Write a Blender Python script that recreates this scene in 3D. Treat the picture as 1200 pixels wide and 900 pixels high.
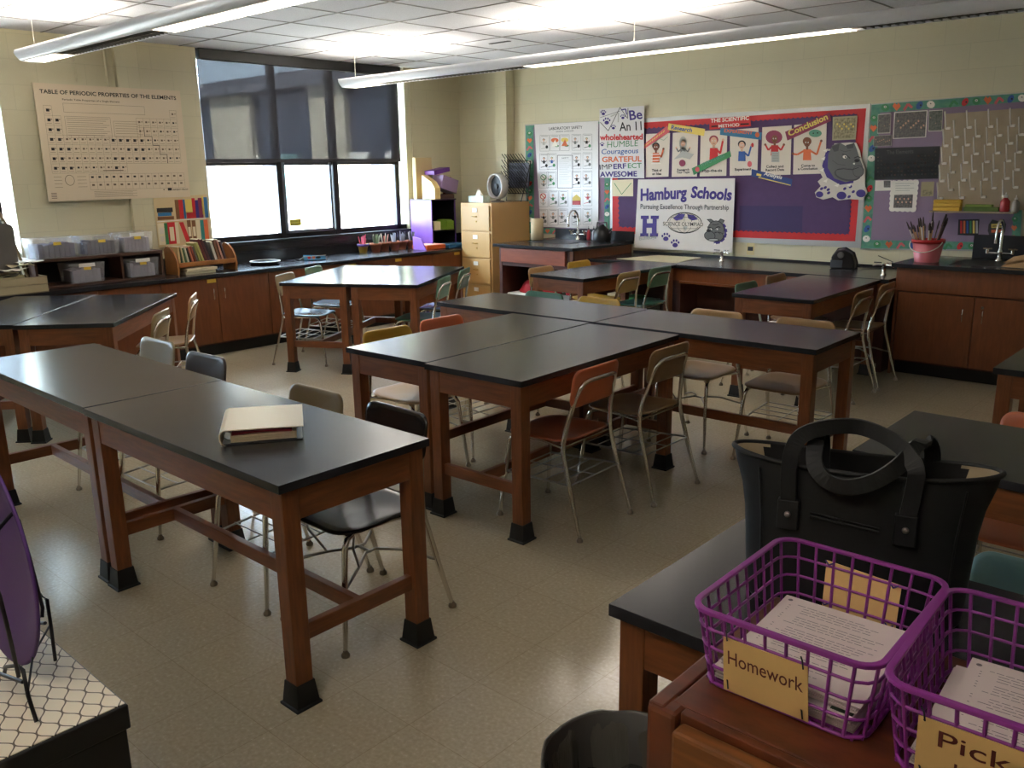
import bpy, bmesh, math, random
from mathutils import Vector, Matrix
for o in list(bpy.data.objects): bpy.data.objects.remove(o)
random.seed(7)
PI = math.pi
SC = bpy.context.scene
C = SC.collection

# ------------------------------------------------------------------ camera, world, sun, exposure
CAM_H = 1.6714
cam = bpy.data.objects.new('camera', bpy.data.cameras.new('camera'))
C.objects.link(cam)
cam.data.sensor_width = 36.0
cam.data.lens = 1015.4 / 1200 * 36.0
cam.data.clip_start = 0.05
cam.data.clip_end = 200
_r = Vector((0.74424117, 0.66776004, -0.01419872))
_u = Vector((-0.15079633, 0.18870117, 0.97038772))
_f = Vector((-0.65066546, 0.72006138, -0.24113495))
cam.matrix_world = Matrix(((_r.x, _u.x, -_f.x, 0), (_r.y, _u.y, -_f.y, 0), (_r.z, _u.z, -_f.z, CAM_H), (0, 0, 0, 1)))
SC.camera = cam
SC.view_settings.view_transform = 'Standard'
SC.view_settings.look = 'None'
SC.view_settings.gamma = 1
SC.view_settings.use_curve_mapping = False
SC.view_settings.exposure = 0.6
w = bpy.data.worlds.new('sky'); SC.world = w; w.use_nodes = True
w.node_tree.nodes['Background'].inputs[0].default_value = (0.66, 0.82, 1.0, 1)
w.node_tree.nodes['Background'].inputs[1].default_value = 24.0
sun = bpy.data.objects.new('sun', bpy.data.lights.new('sun', 'SUN'))
sun.data.energy = 70.0; sun.data.angle = 0.01; sun.data.color = (1, 0.96, 0.9)
sun.rotation_euler = (math.radians(52), 0, math.radians(14))
C.objects.link(sun)
UP_W = 30.0          # watts of each 1.2 m lit section of the hanging lamps, upwards

# ------------------------------------------------------------------ materials
def lin(c):
    return tuple(((x / 255) / 12.92 if x / 255 <= 0.04045 else ((x / 255 + 0.055) / 1.055) ** 2.4) for x in c)
MATS = {}
def mat(name, col, rough=0.5, metal=0.0, noise=0.0, nscale=20.0, bump=0.0, stretch=None, spec=0.5, col2=None, emit=0, trans=0.0):
    if name in MATS: return MATS[name]
    m = bpy.data.materials.new(name); m.use_nodes = True
    nt = m.node_tree; b = nt.nodes['Principled BSDF']
    c = lin(col)
    b.inputs['Base Color'].default_value = (*c, 1)
    b.inputs['Roughness'].default_value = rough
    b.inputs['Metallic'].default_value = metal
    b.inputs['Specular IOR Level'].default_value = spec
    if emit:
        b.inputs['Emission Color'].default_value = (*c, 1); b.inputs['Emission Strength'].default_value = emit
    tc = nt.nodes.new('ShaderNodeTexCoord'); mp = nt.nodes.new('ShaderNodeMapping')
    nt.links.new(tc.outputs['Object'], mp.inputs[0])
    if stretch: mp.inputs['Scale'].default_value = stretch
    n = nt.nodes.new('ShaderNodeTexNoise'); n.inputs['Scale'].default_value = nscale; n.inputs['Detail'].default_value = 4
    nt.links.new(mp.outputs[0], n.inputs[0])
    if noise or col2:
        r = nt.nodes.new('ShaderNodeValToRGB')
        if col2: a, d = c, lin(col2)
        else:
            a = tuple(x * (1 - noise) for x in c); d = tuple(min(1, x * (1 + noise)) for x in c)
        r.color_ramp.elements[0].position = 0.3; r.color_ramp.elements[1].position = 0.7
        r.color_ramp.elements[0].color = (*a, 1); r.color_ramp.elements[1].color = (*d, 1)
        nt.links.new(n.outputs[0], r.inputs[0]); nt.links.new(r.outputs[0], b.inputs['Base Color'])
    if bump:
        bp = nt.nodes.new('ShaderNodeBump'); bp.inputs['Strength'].default_value = bump; bp.inputs['Distance'].default_value = 0.01
        nt.links.new(n.outputs[0], bp.inputs['Height']); nt.links.new(bp.outputs[0], b.inputs['Normal'])
    if trans:
        t = nt.nodes.new('ShaderNodeBsdfTransparent'); mx = nt.nodes.new('ShaderNodeMixShader'); mx.inputs[0].default_value = trans
        out = nt.nodes['Material Output']
        nt.links.new(b.outputs[0], mx.inputs[1]); nt.links.new(t.outputs[0], mx.inputs[2]); nt.links.new(mx.outputs[0], out.inputs[0])
    MATS[name] = m
    return m
epoxy = mat('black_epoxy', (42, 42, 46), 0.22, noise=0.12, nscale=3, spec=0.36)
oak = mat('brown_oak', (120, 68, 34), 0.42, noise=0.22, nscale=14, stretch=(6, 6, 0.7), bump=0.03)
oakh = mat('brown_oak_rail', (120, 68, 34), 0.42, noise=0.22, nscale=10, stretch=(0.8, 0.8, 8), bump=0.03)
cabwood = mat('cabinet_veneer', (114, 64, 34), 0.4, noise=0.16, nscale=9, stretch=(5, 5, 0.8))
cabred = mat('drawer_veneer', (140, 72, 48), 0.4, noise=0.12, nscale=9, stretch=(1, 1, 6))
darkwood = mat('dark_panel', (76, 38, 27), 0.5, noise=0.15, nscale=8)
deskwood = mat('desk_top_wood', (92, 44, 22), 0.38, noise=0.35, nscale=16, bump=0.05, stretch=(1, 2.5, 1))
deskwood2 = mat('desk_rail_wood', (122, 66, 28), 0.42, noise=0.3, nscale=10, stretch=(1, 8, 8))
rubber = mat('black_rubber', (20, 20, 21), 0.55)
chrome = mat('chrome', (214, 210, 202), 0.16, 1.0)
steel = mat('brushed_steel', (170, 165, 155), 0.35, 1.0)
blackp = mat('black_plastic', (22, 22, 24), 0.4)
blackpaint = mat('black_paint', (16, 16, 18), 0.45)
white = mat('white_paper', (232, 226, 214), 0.6)
cream = mat('cream_paper', (226, 212, 178), 0.65)
glassm = None

def wall_mat():
    m = bpy.data.materials.new('cream_block_wall'); m.use_nodes = True; nt = m.node_tree; b = nt.nodes['Principled BSDF']
    b.inputs['Roughness'].default_value = 0.55
    tc = nt.nodes.new('ShaderNodeTexCoord'); sx = nt.nodes.new('ShaderNodeSeparateXYZ'); cx = nt.nodes.new('ShaderNodeCombineXYZ')
    ad = nt.nodes.new('ShaderNodeMath'); ad.operation = 'ADD'
    nt.links.new(tc.outputs['Object'], sx.inputs[0]); nt.links.new(sx.outputs[0], ad.inputs[0]); nt.links.new(sx.outputs[1], ad.inputs[1])
    nt.links.new(ad.outputs[0], cx.inputs[0]); nt.links.new(sx.outputs[2], cx.inputs[1])
    br = nt.nodes.new('ShaderNodeTexBrick'); br.inputs['Scale'].default_value = 1; br.inputs['Brick Width'].default_value = 0.4; br.inputs['Row Height'].default_value = 0.2
    br.inputs['Mortar Size'].default_value = 0.004; br.inputs['Mortar Smooth'].default_value = 1
    c = lin((206, 198, 166))
    br.inputs['Color1'].default_value = (*c, 1); br.inputs['Color2'].default_value = (*[x * 0.97 for x in c], 1); br.inputs['Mortar'].default_value = (*[x * 0.86 for x in c], 1)
    nt.links.new(cx.outputs[0], br.inputs[0]); nt.links.new(br.outputs[0], b.inputs['Base Color'])
    n = nt.nodes.new('ShaderNodeTexNoise'); n.inputs['Scale'].default_value = 90; bp = nt.nodes.new('ShaderNodeBump'); bp.inputs['Strength'].default_value = 0.12; bp.inputs['Distance'].default_value = 0.01
    nt.links.new(tc.outputs['Object'], n.inputs[0]); nt.links.new(n.outputs[0], bp.inputs['Height']); nt.links.new(bp.outputs[0], b.inputs['Normal'])
    return m
wallm = wall_mat()
def floor_mat():
    m = bpy.data.materials.new('speckled_floor_tile'); m.use_nodes = True; nt = m.node_tree; b = nt.nodes['Principled BSDF']
    tc = nt.nodes.new('ShaderNodeTexCoord')
    n = nt.nodes.new('ShaderNodeTexNoise'); n.inputs['Scale'].default_value = 75; n.inputs['Detail'].default_value = 3
    r = nt.nodes.new('ShaderNodeValToRGB'); e = r.color_ramp.elements
    e[0].position = 0.33; e[0].color = (*lin((178, 165, 139)), 1); e[1].position = 0.62; e[1].color = (*lin((191, 178, 152)), 1)
    x = r.color_ramp.elements.new(0.8); x.color = (*lin((212, 200, 176)), 1)
    n2 = nt.nodes.new('ShaderNodeTexNoise'); n2.inputs['Scale'].default_value = 1.3; n2.inputs['Detail'].default_value = 5
    mr = nt.nodes.new('ShaderNodeMapRange'); mr.inputs['To Min'].default_value = 0.16; mr.inputs['To Max'].default_value = 0.23; mr.inputs['From Min'].default_value = 0.3; mr.inputs['From Max'].default_value = 0.7
    br = nt.nodes.new('ShaderNodeTexBrick'); br.offset = 0; br.inputs['Scale'].default_value = 1; br.inputs['Brick Width'].default_value = 0.305; br.inputs['Row Height'].default_value = 0.305
    br.inputs['Mortar Size'].default_value = 0.0012; br.inputs['Color1'].default_value = (1, 1, 1, 1); br.inputs['Color2'].default_value = (0.95, 0.95, 0.95, 1); br.inputs['Mortar'].default_value = (0.72, 0.7, 0.66, 1)
    mx = nt.nodes.new('ShaderNodeMixRGB'); mx.blend_type = 'MULTIPLY'; mx.inputs[0].default_value = 1
    L = nt.links.new
    L(tc.outputs['Object'], n.inputs[0]); L(tc.outputs['Object'], n2.inputs[0]); L(tc.outputs['Object'], br.inputs[0])
    L(n.outputs[0], r.inputs[0]); L(r.outputs[0], mx.inputs[1]); L(br.outputs[0], mx.inputs[2]); L(mx.outputs[0], b.inputs['Base Color'])
    L(n2.outputs[0], mr.inputs[0]); L(mr.outputs[0], b.inputs['Roughness'])
    return m
def ceil_mat():
    m = bpy.data.materials.new('ceiling_tile'); m.use_nodes = True; nt = m.node_tree; b = nt.nodes['Principled BSDF']; b.inputs['Roughness'].default_value = 0.85
    tc = nt.nodes.new('ShaderNodeTexCoord'); n = nt.nodes.new('ShaderNodeTexNoise'); n.inputs['Scale'].default_value = 160
    r = nt.nodes.new('ShaderNodeValToRGB'); e = r.color_ramp.elements
    e[0].position = 0.3; e[0].color = (*lin((198, 198, 206)), 1); e[1].position = 0.55; e[1].color = (*lin((222, 222, 228)), 1)
    nt.links.new(tc.outputs['Object'], n.inputs[0]); nt.links.new(n.outputs[0], r.inputs[0]); nt.links.new(r.outputs[0], b.inputs['Base Color'])
    return m

# ------------------------------------------------------------------ mesh builder
class MB:
    def __init__(s): s.v = []; s.f = []; s.m = []; s.sm = []
    def add(s, vs, fs, m=0, smooth=False):
        o = len(s.v); s.v += [tuple(v) for v in vs]
        for f in fs: s.f.append([i + o for i in f]); s.m.append(m); s.sm.append(smooth)
    def box(s, x0, x1, y0, y1, z0, z1, m=0, M=None):
        vs = [Vector((x, y, z)) for x in (x0, x1) for y in (y0, y1) for z in (z0, z1)]
        if M: vs = [M @ v for v in vs]
        s.add(vs, [(0, 1, 3, 2), (4, 6, 7, 5), (0, 4, 5, 1), (2, 3, 7, 6), (0, 2, 6, 4), (1, 5, 7, 3)], m)
    def tube(s, pts, r, seg=8, m=0, closed=False, smooth=True, rs=None):
        pts = [Vector(p) for p in pts]; n = len(pts); vs = []; fs = []
        up = None
        for i, p in enumerate(pts):
            if closed: t = pts[(i + 1) % n] - pts[i - 1]
            else: t = pts[min(i + 1, n - 1)] - pts[max(i - 1, 0)]
            if t.length < 1e-9: t = Vector((0, 0, 1))
            t.normalize()
            if up is None:
                up = Vector((0, 0, 1)) if abs(t.z) < 0.9 else Vector((1, 0, 0))
            a = (up - t * up.dot(t))
            if a.length < 1e-6: a = t.orthogonal()
            a.normalize(); b = t.cross(a); up = a
            rr = rs[i] if rs else r
            for k in range(seg):
                th = 2 * PI * k / seg; vs.append(p + a * (rr * math.cos(th)) + b * (rr * math.sin(th)))
        for i in range(n if closed else n - 1):
            for k in range(seg):
                j = (i + 1) % n; l = (k + 1) % seg
                fs.append((i * seg + k, i * seg + l, j * seg + l, j * seg + k))
        s.add(vs, fs, m, smooth)
        if not closed:
            s.add(vs[:seg], [tuple(range(seg - 1, -1, -1))], m); s.add(vs[-seg:], [tuple(range(seg))], m)
    def lathe(s, prof, c=(0, 0, 0), seg=20, m=0, smooth=True, M=None, cap=True):
        vs = []; fs = []; n = len(prof)
        for (r, z) in prof:
            for k in range(seg):
                th = 2 * PI * k / seg; v = Vector((c[0] + r * math.cos(th), c[1] + r * math.sin(th), c[2] + z))
                vs.append(M @ v if M else v)
        for i in range(n - 1):
            for k in range(seg):
                l = (k + 1) % seg; fs.append((i * seg + k, i * seg + l, (i + 1) * seg + l, (i + 1) * seg + k))
        s.add(vs, fs, m, smooth)
        if cap:
            s.add(vs[:seg], [tuple(range(seg - 1, -1, -1))], m); s.add(vs[-seg:], [tuple(range(seg))], m)
    def prism(s, poly, a, b, M=None, m=0, smooth=False):
        """polygon in local xy, from z=a to z=b, then M"""
        n = len(poly); vs = [Vector((p[0], p[1], a)) for p in poly] + [Vector((p[0], p[1], b)) for p in poly]
        if M: vs = [M @ v for v in vs]
        s.add(vs, [tuple(range(n - 1, -1, -1)), tuple(range(n, 2 * n))], m)
        s.add(vs, [(i, (i + 1) % n, n + (i + 1) % n, n + i) for i in range(n)], m, smooth)
    def ribbon(s, pts, wd, w, th, m=0):
        pts = [Vector(p) for p in pts]; n = len(pts); vs = []; wd = Vector(wd).normalized()
        for i, p in enumerate(pts):
            t = (pts[min(i + 1, n - 1)] - pts[max(i - 1, 0)]).normalized(); nn = t.cross(wd).normalized()
            for a, b in ((-1, -1), (1, -1), (1, 1), (-1, 1)): vs.append(p + wd * (a * w / 2) + nn * (b * th / 2))
        fs = [(0, 1, 2, 3), tuple(range(4 * n - 1, 4 * n - 5, -1))]
        for i in range(n - 1):
            for k in range(4): fs.append((i * 4 + k, i * 4 + (k + 1) % 4, (i + 1) * 4 + (k + 1) % 4, (i + 1) * 4 + k))
        s.add(vs, fs, m, False)
    def ball(s, c, r, m=0, seg=12, rings=8, sc=(1, 1, 1)):
        prof = [(max(1e-4, r * math.sin(PI * i / rings)), -r * math.cos(PI * i / rings)) for i in range(rings + 1)]
        s.lathe(prof, (0, 0, 0), seg, m, True, Matrix.Translation(c) @ Matrix.Diagonal((*sc, 1)))
    def build(s, name, mats, parent=None, loc=None, rotz=0, bevel=0, fix=True):
        me = bpy.data.meshes.new(name)
        me.from_pydata(s.v, [], s.f)
        if not isinstance(mats, (list, tuple)): mats = [mats]
        for m in mats: me.materials.append(m)
        for p, mi, sm in zip(me.polygons, s.m, s.sm): p.material_index = mi; p.use_smooth = sm
        if fix or bevel:
            bm = bmesh.new(); bm.from_mesh(me)
            if fix: bmesh.ops.recalc_face_normals(bm, faces=bm.faces)
            if bevel:
                bmesh.ops.remove_doubles(bm, verts=bm.verts, dist=1e-6)
                es = [e for e in bm.edges if len(e.link_faces) == 2 and e.calc_face_angle(0) > 0.6]
                bmesh.ops.bevel(bm, geom=es, offset=bevel, segments=2, affect='EDGES', profile=0.5, clamp_overlap=True)
            bm.to_mesh(me); bm.free()
        o = bpy.data.objects.new(name, me); C.objects.link(o)
        if parent: o.parent = parent
        if loc is not None: o.location = loc
        o.rotation_euler.z = rotz
        return o
def center(o):
    """put the object's origin at the foot of its own mesh"""
    me = o.data; xs = [v.co for v in me.vertices]
    c = Vector(((min(v.x for v in xs) + max(v.x for v in xs)) / 2, (min(v.y for v in xs) + max(v.y for v in xs)) / 2, min(v.z for v in xs)))
    me.transform(Matrix.Translation(-c)); o.location = o.location + c
    return o
def tag(o, label, cat, group=None):
    o['label'] = label; o['category'] = cat
    if group: o['group'] = group
    return o
def thing(name, label, cat, loc=(0, 0, 0), rotz=0, group=None):
    o = bpy.data.objects.new(name, None); C.objects.link(o); o.location = loc; o.rotation_euler = (0, 0, rotz)
    o.empty_display_size = 0.1
    return tag(o, label, cat, group)
def struct(o): o['kind'] = 'structure'; return o
KIDS = {}
def copy_tree(o, parent=None):
    c = o.copy(); C.objects.link(c)
    if parent: c.parent = parent
    for ch in [x for x in list(C.objects) if x.parent == o]: copy_tree(ch, c)
    return c
def rrect(w, h, r, n=6, cx=0, cy=0):
    out = []
    for (sx, sy, a0) in ((1, 1, 0), (-1, 1, 90), (-1, -1, 180), (1, -1, 270)):
        for k in range(n + 1):
            a = math.radians(a0 + 90 * k / n); out.append((cx + sx * (w / 2 - r) + r * math.cos(a), cy + sy * (h / 2 - r) + r * math.sin(a)))
    return out
def qbox(name, x0, x1, y0, y1, z0, z1, m, parent=None, bevel=0):
    b = MB(); b.box(x0, x1, y0, y1, z0, z1); return b.build(name, m, parent, bevel=bevel)

# ------------------------------------------------------------------ flat lettering and drawings on real surfaces
_tc = {}
def text_mesh(s, bold=0.0):
    k = (s, bold)
    if k in _tc: return _tc[k]
    cu = bpy.data.curves.new('t', 'FONT'); cu.body = s; cu.offset = bold; cu.resolution_u = 3
    ob = bpy.data.objects.new('t', cu); C.objects.link(ob)
    dg = bpy.context.evaluated_depsgraph_get()
    me = bpy.data.meshes.new_from_object(ob.evaluated_get(dg))
    vs = [(v.co.x, v.co.y) for v in me.vertices]; fs = [tuple(p.vertices) for p in me.polygons]
    bpy.data.objects.remove(ob); bpy.data.meshes.remove(me)
    x0 = min(v[0] for v in vs); x1 = max(v[0] for v in vs)
    vs = [((x - x0) / (x1 - x0), y) for x, y in vs]
    _tc[k] = (vs, fs); return _tc[k]
class Art:
    """draws on a plane: O origin, U right, V up, N outwards; conv turns the caller's coordinates into metres (u, v)"""
    def __init__(s, O, U, V, N, conv=None, step=0.0012):
        s.O, s.U, s.V, s.N = map(Vector, (O, U, V, N)); s.conv = conv or (lambda x, y: (x, y)); s.mb = MB(); s.mats = []; s.step = step; s.lay = 0
    def mi(s, m):
        if m not in s.mats: s.mats.append(m)
        return s.mats.index(m)
    def P(s, x, y, lay):
        u, v = s.conv(x, y); return s.O + s.U * u + s.V * v + s.N * (lay * s.step)
    def poly(s, pts, m, lay=1):
        s.mb.add([s.P(x, y, lay) for x, y in pts], [tuple(range(len(pts)))], s.mi(m))
    def slab(s, pts, m, th=0.006):
        n = len(pts); a = [s.P(x, y, 0) - s.N * th for x, y in pts]; b = [s.P(x, y, 0) for x, y in pts]
        s.mb.add(a + b, [tuple(range(n)), tuple(range(n, 2 * n))] + [(i, (i + 1) % n, n + (i + 1) % n, n + i) for i in range(n)], s.mi(m))
    def rect(s, x0, y0, x1, y1, m, lay=1): s.poly([(x0, y0), (x1, y0), (x1, y1), (x0, y1)], m, lay)
    def ell(s, cx, cy, rx, ry, m, lay=1, n=18, a0=0, rot=0):
        cr, sr = math.cos(rot), math.sin(rot)
        s.poly([(cx + rx * math.cos(t) * cr - ry * math.sin(t) * sr, cy + rx * math.cos(t) * sr + ry * math.sin(t) * cr) for t in [2 * PI * k / n for k in range(n)]], m, lay)
    def line(s, pts, wd, m, lay=1, closed=False):
        if closed: pts = list(pts) + [pts[0]]
        for (x0, y0), (x1, y1) in zip(pts, pts[1:]):
            d = math.hypot(x1 - x0, y1 - y0) or 1; nx, ny = -(y1 - y0) / d * wd / 2, (x1 - x0) / d * wd / 2
            s.poly([(x0 + nx, y0 + ny), (x1 + nx, y1 + ny), (x1 - nx, y1 - ny), (x0 - nx, y0 - ny)], m, lay)
    def frame(s, x0, y0, x1, y1, wd, m, lay=1): s.line([(x0, y0), (x1, y0), (x1, y1), (x0, y1)], wd, m, lay, True)
    def text(s, t, x0, y0, x1, y1, h, m, lay=2, bold=0.0, lean=0.0, up=-1, arc=0):
        """baseline from (x0,y0) to (x1,y1), capital height h; up=-1 when y runs down"""
        vs, fs = text_mesh(t, bold); dx, dy = x1 - x0, y1 - y0; d = math.hypot(dx, dy); nx, ny = (-dy / d * -up, dx / d * -up) if up == 1 else (dy / d, -dx / d)
        if up == 1: nx, ny = -dy / d, dx / d
        k = h / 0.70
        s.mb.add([s.P(x0 + dx * (a + lean * b * h / d) + nx * (b * k + arc * math.sin(PI * a)), y0 + dy * (a + lean * b * h / d) + ny * (b * k + arc * math.sin(PI * a)), lay) for a, b in vs], fs, s.mi(m))
    def done(s, name, parent=None):
        o = s.mb.build(name, s.mats, parent, fix=False)
        me = o.data
        bm = bmesh.new(); bm.from_mesh(me)
        for f in bm.faces:
            pass
        bm.to_mesh(me); bm.free()
        return o
# ------------------------------------------------------------------ the room
XW, YW, ZC = -8.05, 8.0, 2.83      # window wall, board wall, ceiling
XE, YS = 3.2, -2.6
b = MB(); b.box(XW - 0.25, XE + 0.2, YS - 0.2, YW + 0.25, -0.12, 0); struct(b.build('floor', floor_mat()))
b = MB(); b.box(XW - 0.25, XE + 0.2, YS - 0.2, YW + 0.25, ZC, ZC + 0.12); ceil = struct(b.build('ceiling', ceil_mat()))
grid = mat('ceiling_grid', (128, 126, 126), 0.5); b = MB()  # grid bars coloured dark to stand for thin shadow lines between tiles
x = -6.861 - 0.61
while x < XE: b.box(x - 0.007, x + 0.007, YS, YW, ZC - 0.004, ZC + 0.001); x += 0.61
y = 4.3455 - 0.61 * 11
while y < YW: b.box(XW, XE, y - 0.007, y + 0.007, ZC - 0.0045, ZC + 0.001); y += 0.61
b.build('ceiling_grid', grid, ceil)
# wall with windows (wall_left): piers and strips around two openings
WT = 0.2
W1 = (4.50, 7.10, 0.98, 2.83)      # window 1: y0 y1 z0 z1
W2 = (0.10, 2.73, 0.98, 2.83)
b = MB()
for (y0, y1, z0, z1) in ((YS, W2[0], 0, ZC), (W2[1], W1[0], 0, ZC), (W1[1], YW, 0, ZC), (W2[0], W2[1], 0, 0.98), (W1[0], W1[1], 0, 0.98)):
    b.box(XW - WT, XW, y0, y1, z0, z1)
struct(b.build('wall_left', wallm))
struct(qbox('wall_back', XW - WT, XE + 0.2, YW, YW + 0.2, 0, ZC, wallm))
struct(qbox('wall_right', XE, XE + 0.2, YS, YW, 0, ZC, wallm))
struct(qbox('wall_front', XW, XE, YS - 0.2, YS, 0, ZC, wallm))
b = MB(); b.box(XW, XW + 0.05, 3.70, 3.91, 0.8, ZC); struct(b.build('trim_1', wallm, bevel=0.004))
b = MB(); b.box(-7.31, -7.13, YW - 0.14, YW, 0.9, ZC); struct(b.build('trim_2', wallm, bevel=0.004))
b = MB(); b.tube([(XW + 0.02, 3.36, 2.45), (XW + 0.02, 3.36, ZC)], 0.006, 6); b.tube([(XW + 0.03, 3.62, 2.40), (XW + 0.03, 3.62, ZC)], 0.012, 8)
b.tube([(XW + 0.02, 7.18, 1.4), (XW + 0.02, 7.18, ZC)], 0.006, 6); struct(b.build('trim_3', wallm))
framem = mat('window_frame_black', (24, 23, 26), 0.4)
glass = bpy.data.materials.new('window_glass'); glass.use_nodes = True
nt = glass.node_tree; nt.nodes.clear(); out = nt.nodes.new('ShaderNodeOutputMaterial'); tr = nt.nodes.new('ShaderNodeBsdfTransparent'); gl = nt.nodes.new('ShaderNodeBsdfGlossy'); gl.inputs['Roughness'].default_value = 0.02
mx = nt.nodes.new('ShaderNodeMixShader'); mx.inputs[0].default_value = 0.06; tr.inputs[0].default_value = (0.93, 0.96, 0.96, 1)
nt.links.new(tr.outputs[0], mx.inputs[1]); nt.links.new(gl.outputs[0], mx.inputs[2]); nt.links.new(mx.outputs[0], out.inputs[0])
shadem = mat('mesh_shade_fabric', (52, 52, 60), 0.8, trans=0.115, noise=0.08, nscale=300)
hemm = mat('shade_hem', (48, 47, 52), 0.6)
def window(n, W, mull, side):
    y0, y1, z0, z1 = W; xf = XW - 0.11
    b = MB()
    b.box(xf, xf + 0.06, y0, y1, z0, z0 + 0.06); b.box(xf, xf + 0.06, y0, y1, z1 - 0.05, z1)
    b.box(xf, xf + 0.06, y0, y0 + 0.012, z0, z1); b.box(xf, xf + 0.06, y1 - 0.15, y1 - 0.085, z0, z1)
    for m_, wd in mull: b.box(xf - 0.005, xf + 0.07, m_ - wd / 2, m_ + wd / 2, z0, z1)
    b.box(xf, xf + 0.06, y0, y1 - 0.09, 1.74, 1.79)
    fr = b.build('window_%d' % n, framem, bevel=0.003); struct(fr)
    g = MB(); g.box(xf + 0.02, xf + 0.024, y0, y1, z0, z1); g.build('pane', glass, fr)
    # opening casement frames
    return fr
w1 = window(1, W1, [(5.35, 0.06), (6.08, 0.07)], 0)
b = MB(); b.box(XW - 0.1, XW - 0.04, 5.385, 5.42, 1.03, 1.78); b.box(XW - 0.1, XW - 0.04, 5.99, 6.02, 1.03, 1.78); b.box(XW - 0.1, XW - 0.04, 5.385, 6.02, 1.03, 1.06)
b.build('casement_sash', mat('sash_grey', (120, 128, 140), 0.35, 0.6), w1)
w2 = window(2, W2, [(0.95, 0.06), (1.8, 0.06)], 0)
b = MB(); b.box(XW - 0.13, XW + 0.03, W1[0] - 0.02, W1[1] + 0.02, 0.955, 0.985); struct(b.build('trim_4', blackpaint, bevel=0.003))
b = MB(); b.box(XW - 0.13, XW + 0.03, W2[0] - 0.02, W2[1] + 0.02, 0.955, 0.985); struct(b.build('trim_5', blackpaint, bevel=0.003))
def shade(y0, y1, zb, lab):
    t = thing('roller_shade', lab, 'window shade', (XW - 0.03, (y0 + y1) / 2, zb))
    yc = (y0 + y1) / 2
    a = MB(); a.box(-0.002, 0.0, y0 - yc, y1 - yc, 0.035, 2.75 - zb); a.build('shade_fabric', shadem, t)
    a = MB(); a.box(-0.008, 0.006, y0 - yc, y1 - yc, 0, 0.035); a.build('hem_bar', hemm, t, bevel=0.003)
    a = MB(); a.box(-0.03, 0.06, y0 - yc, y1 + 0.0 - yc, 2.73 - zb, 2.825 - zb); a.build('valance', blackpaint, t, bevel=0.004)
shade(4.52, 7.03, 1.77, 'dark grey mesh roller shade lowered halfway over the wide window beside the file cabinet')
shade(0.12, 2.63, 1.50, 'dark grey mesh roller shade over the window at the left edge of the room')
b = Art((XW - 0.083, 5.46, 1.10), (0, 1, 0), (0, 0, 1), (1, 0, 0)); b.slab([(0, 0), (0.15, 0), (0.15, 0.075), (0, 0.075)], mat('sticker_yellow', (190, 175, 60), 0.5), 0.001)
for k in range(2): b.text(('IIIIIIIII', 'IIIIIII')[k], 0.02, 0.045 - 0.03 * k, 0.13, 0.045 - 0.03 * k, 0.012, mat('ink', (40, 36, 34), 0.7), 1, up=1)
o = b.done('window_sticker', w1)
# vent in the ceiling
t = MB(); t.box(-6.0, -5.75, 6.38, 6.42, ZC - 0.008, ZC - 0.003); struct(t.build('trim_6', mat('vent_dark', (60, 60, 64), 0.5)))
# outside: a wing of the building and the ground
fac = mat('facade_white', (238, 236, 230), 0.8); pier = mat('facade_tan', (196, 186, 166), 0.8); fasc = mat('facade_fascia', (96, 96, 104), 0.7)
fwin = mat('facade_glass', (58, 64, 80), 0.15); fteal = mat('facade_teal', (120, 160, 160), 0.5)
gnd = mat('outside_paving', (176, 172, 164), 0.9, noise=0.1, nscale=2)
b = MB(); b.box(-40, XW - WT - 0.01, -20, 40, -0.7, -0.6); struct(b.build('trim_7', gnd))
wing = thing('building_wing', 'pale wing of the building seen outside through the window', 'building', (-20, 10, -0.6))
def wb(name, x0, x1, z0, z1, m, y0=0.0, y1=0.3, par=None):
    a = MB(); a.box(x0 + 20, x1 + 20, y0, y1, z0 + 0.6, z1 + 0.6); return a.build(name, m, par or wing)
wb('lower_wall', -34, -8.6, -0.6, 1.08, fac)
wb('fascia', -34, -8.6, 3.18, 3.42, fasc, -0.25, 0.4)
wb('roof', -34, -8.6, 3.38, 3.5, fasc, 0.0, 6)
for (x0, x1) in ((-34, -30), (-28, -26), (-24, -22), (-20.2, -18.2), (-17.5, -16.0), (-14.0, -12.95), (-11.65, -8.6)): wb('pier', x0, x1, 1.08, 3.2, pier if x0 != -11.65 else fac, 0, 0.3)
for (x0, x1) in ((-30, -28), (-26, -24), (-22, -20.2), (-18.2, -17.5), (-16.0, -14.0), (-12.95, -11.65)):
    g = wb('glazing', x0, x1, 1.08, 3.2, fwin, 0.12, 0.2)
for (x0, x1) in ((-15.4, -14.57), (-13.96 - 0.04, -13.9), (-16.0, -15.9), (-12.95, -12.44), (-11.97, -11.65)): wb('window_panel', x0, x1, 1.08, 2.0, fac if x0 > -13.95 or x0 < -15.5 else fteal, 0.06, 0.12)

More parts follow.
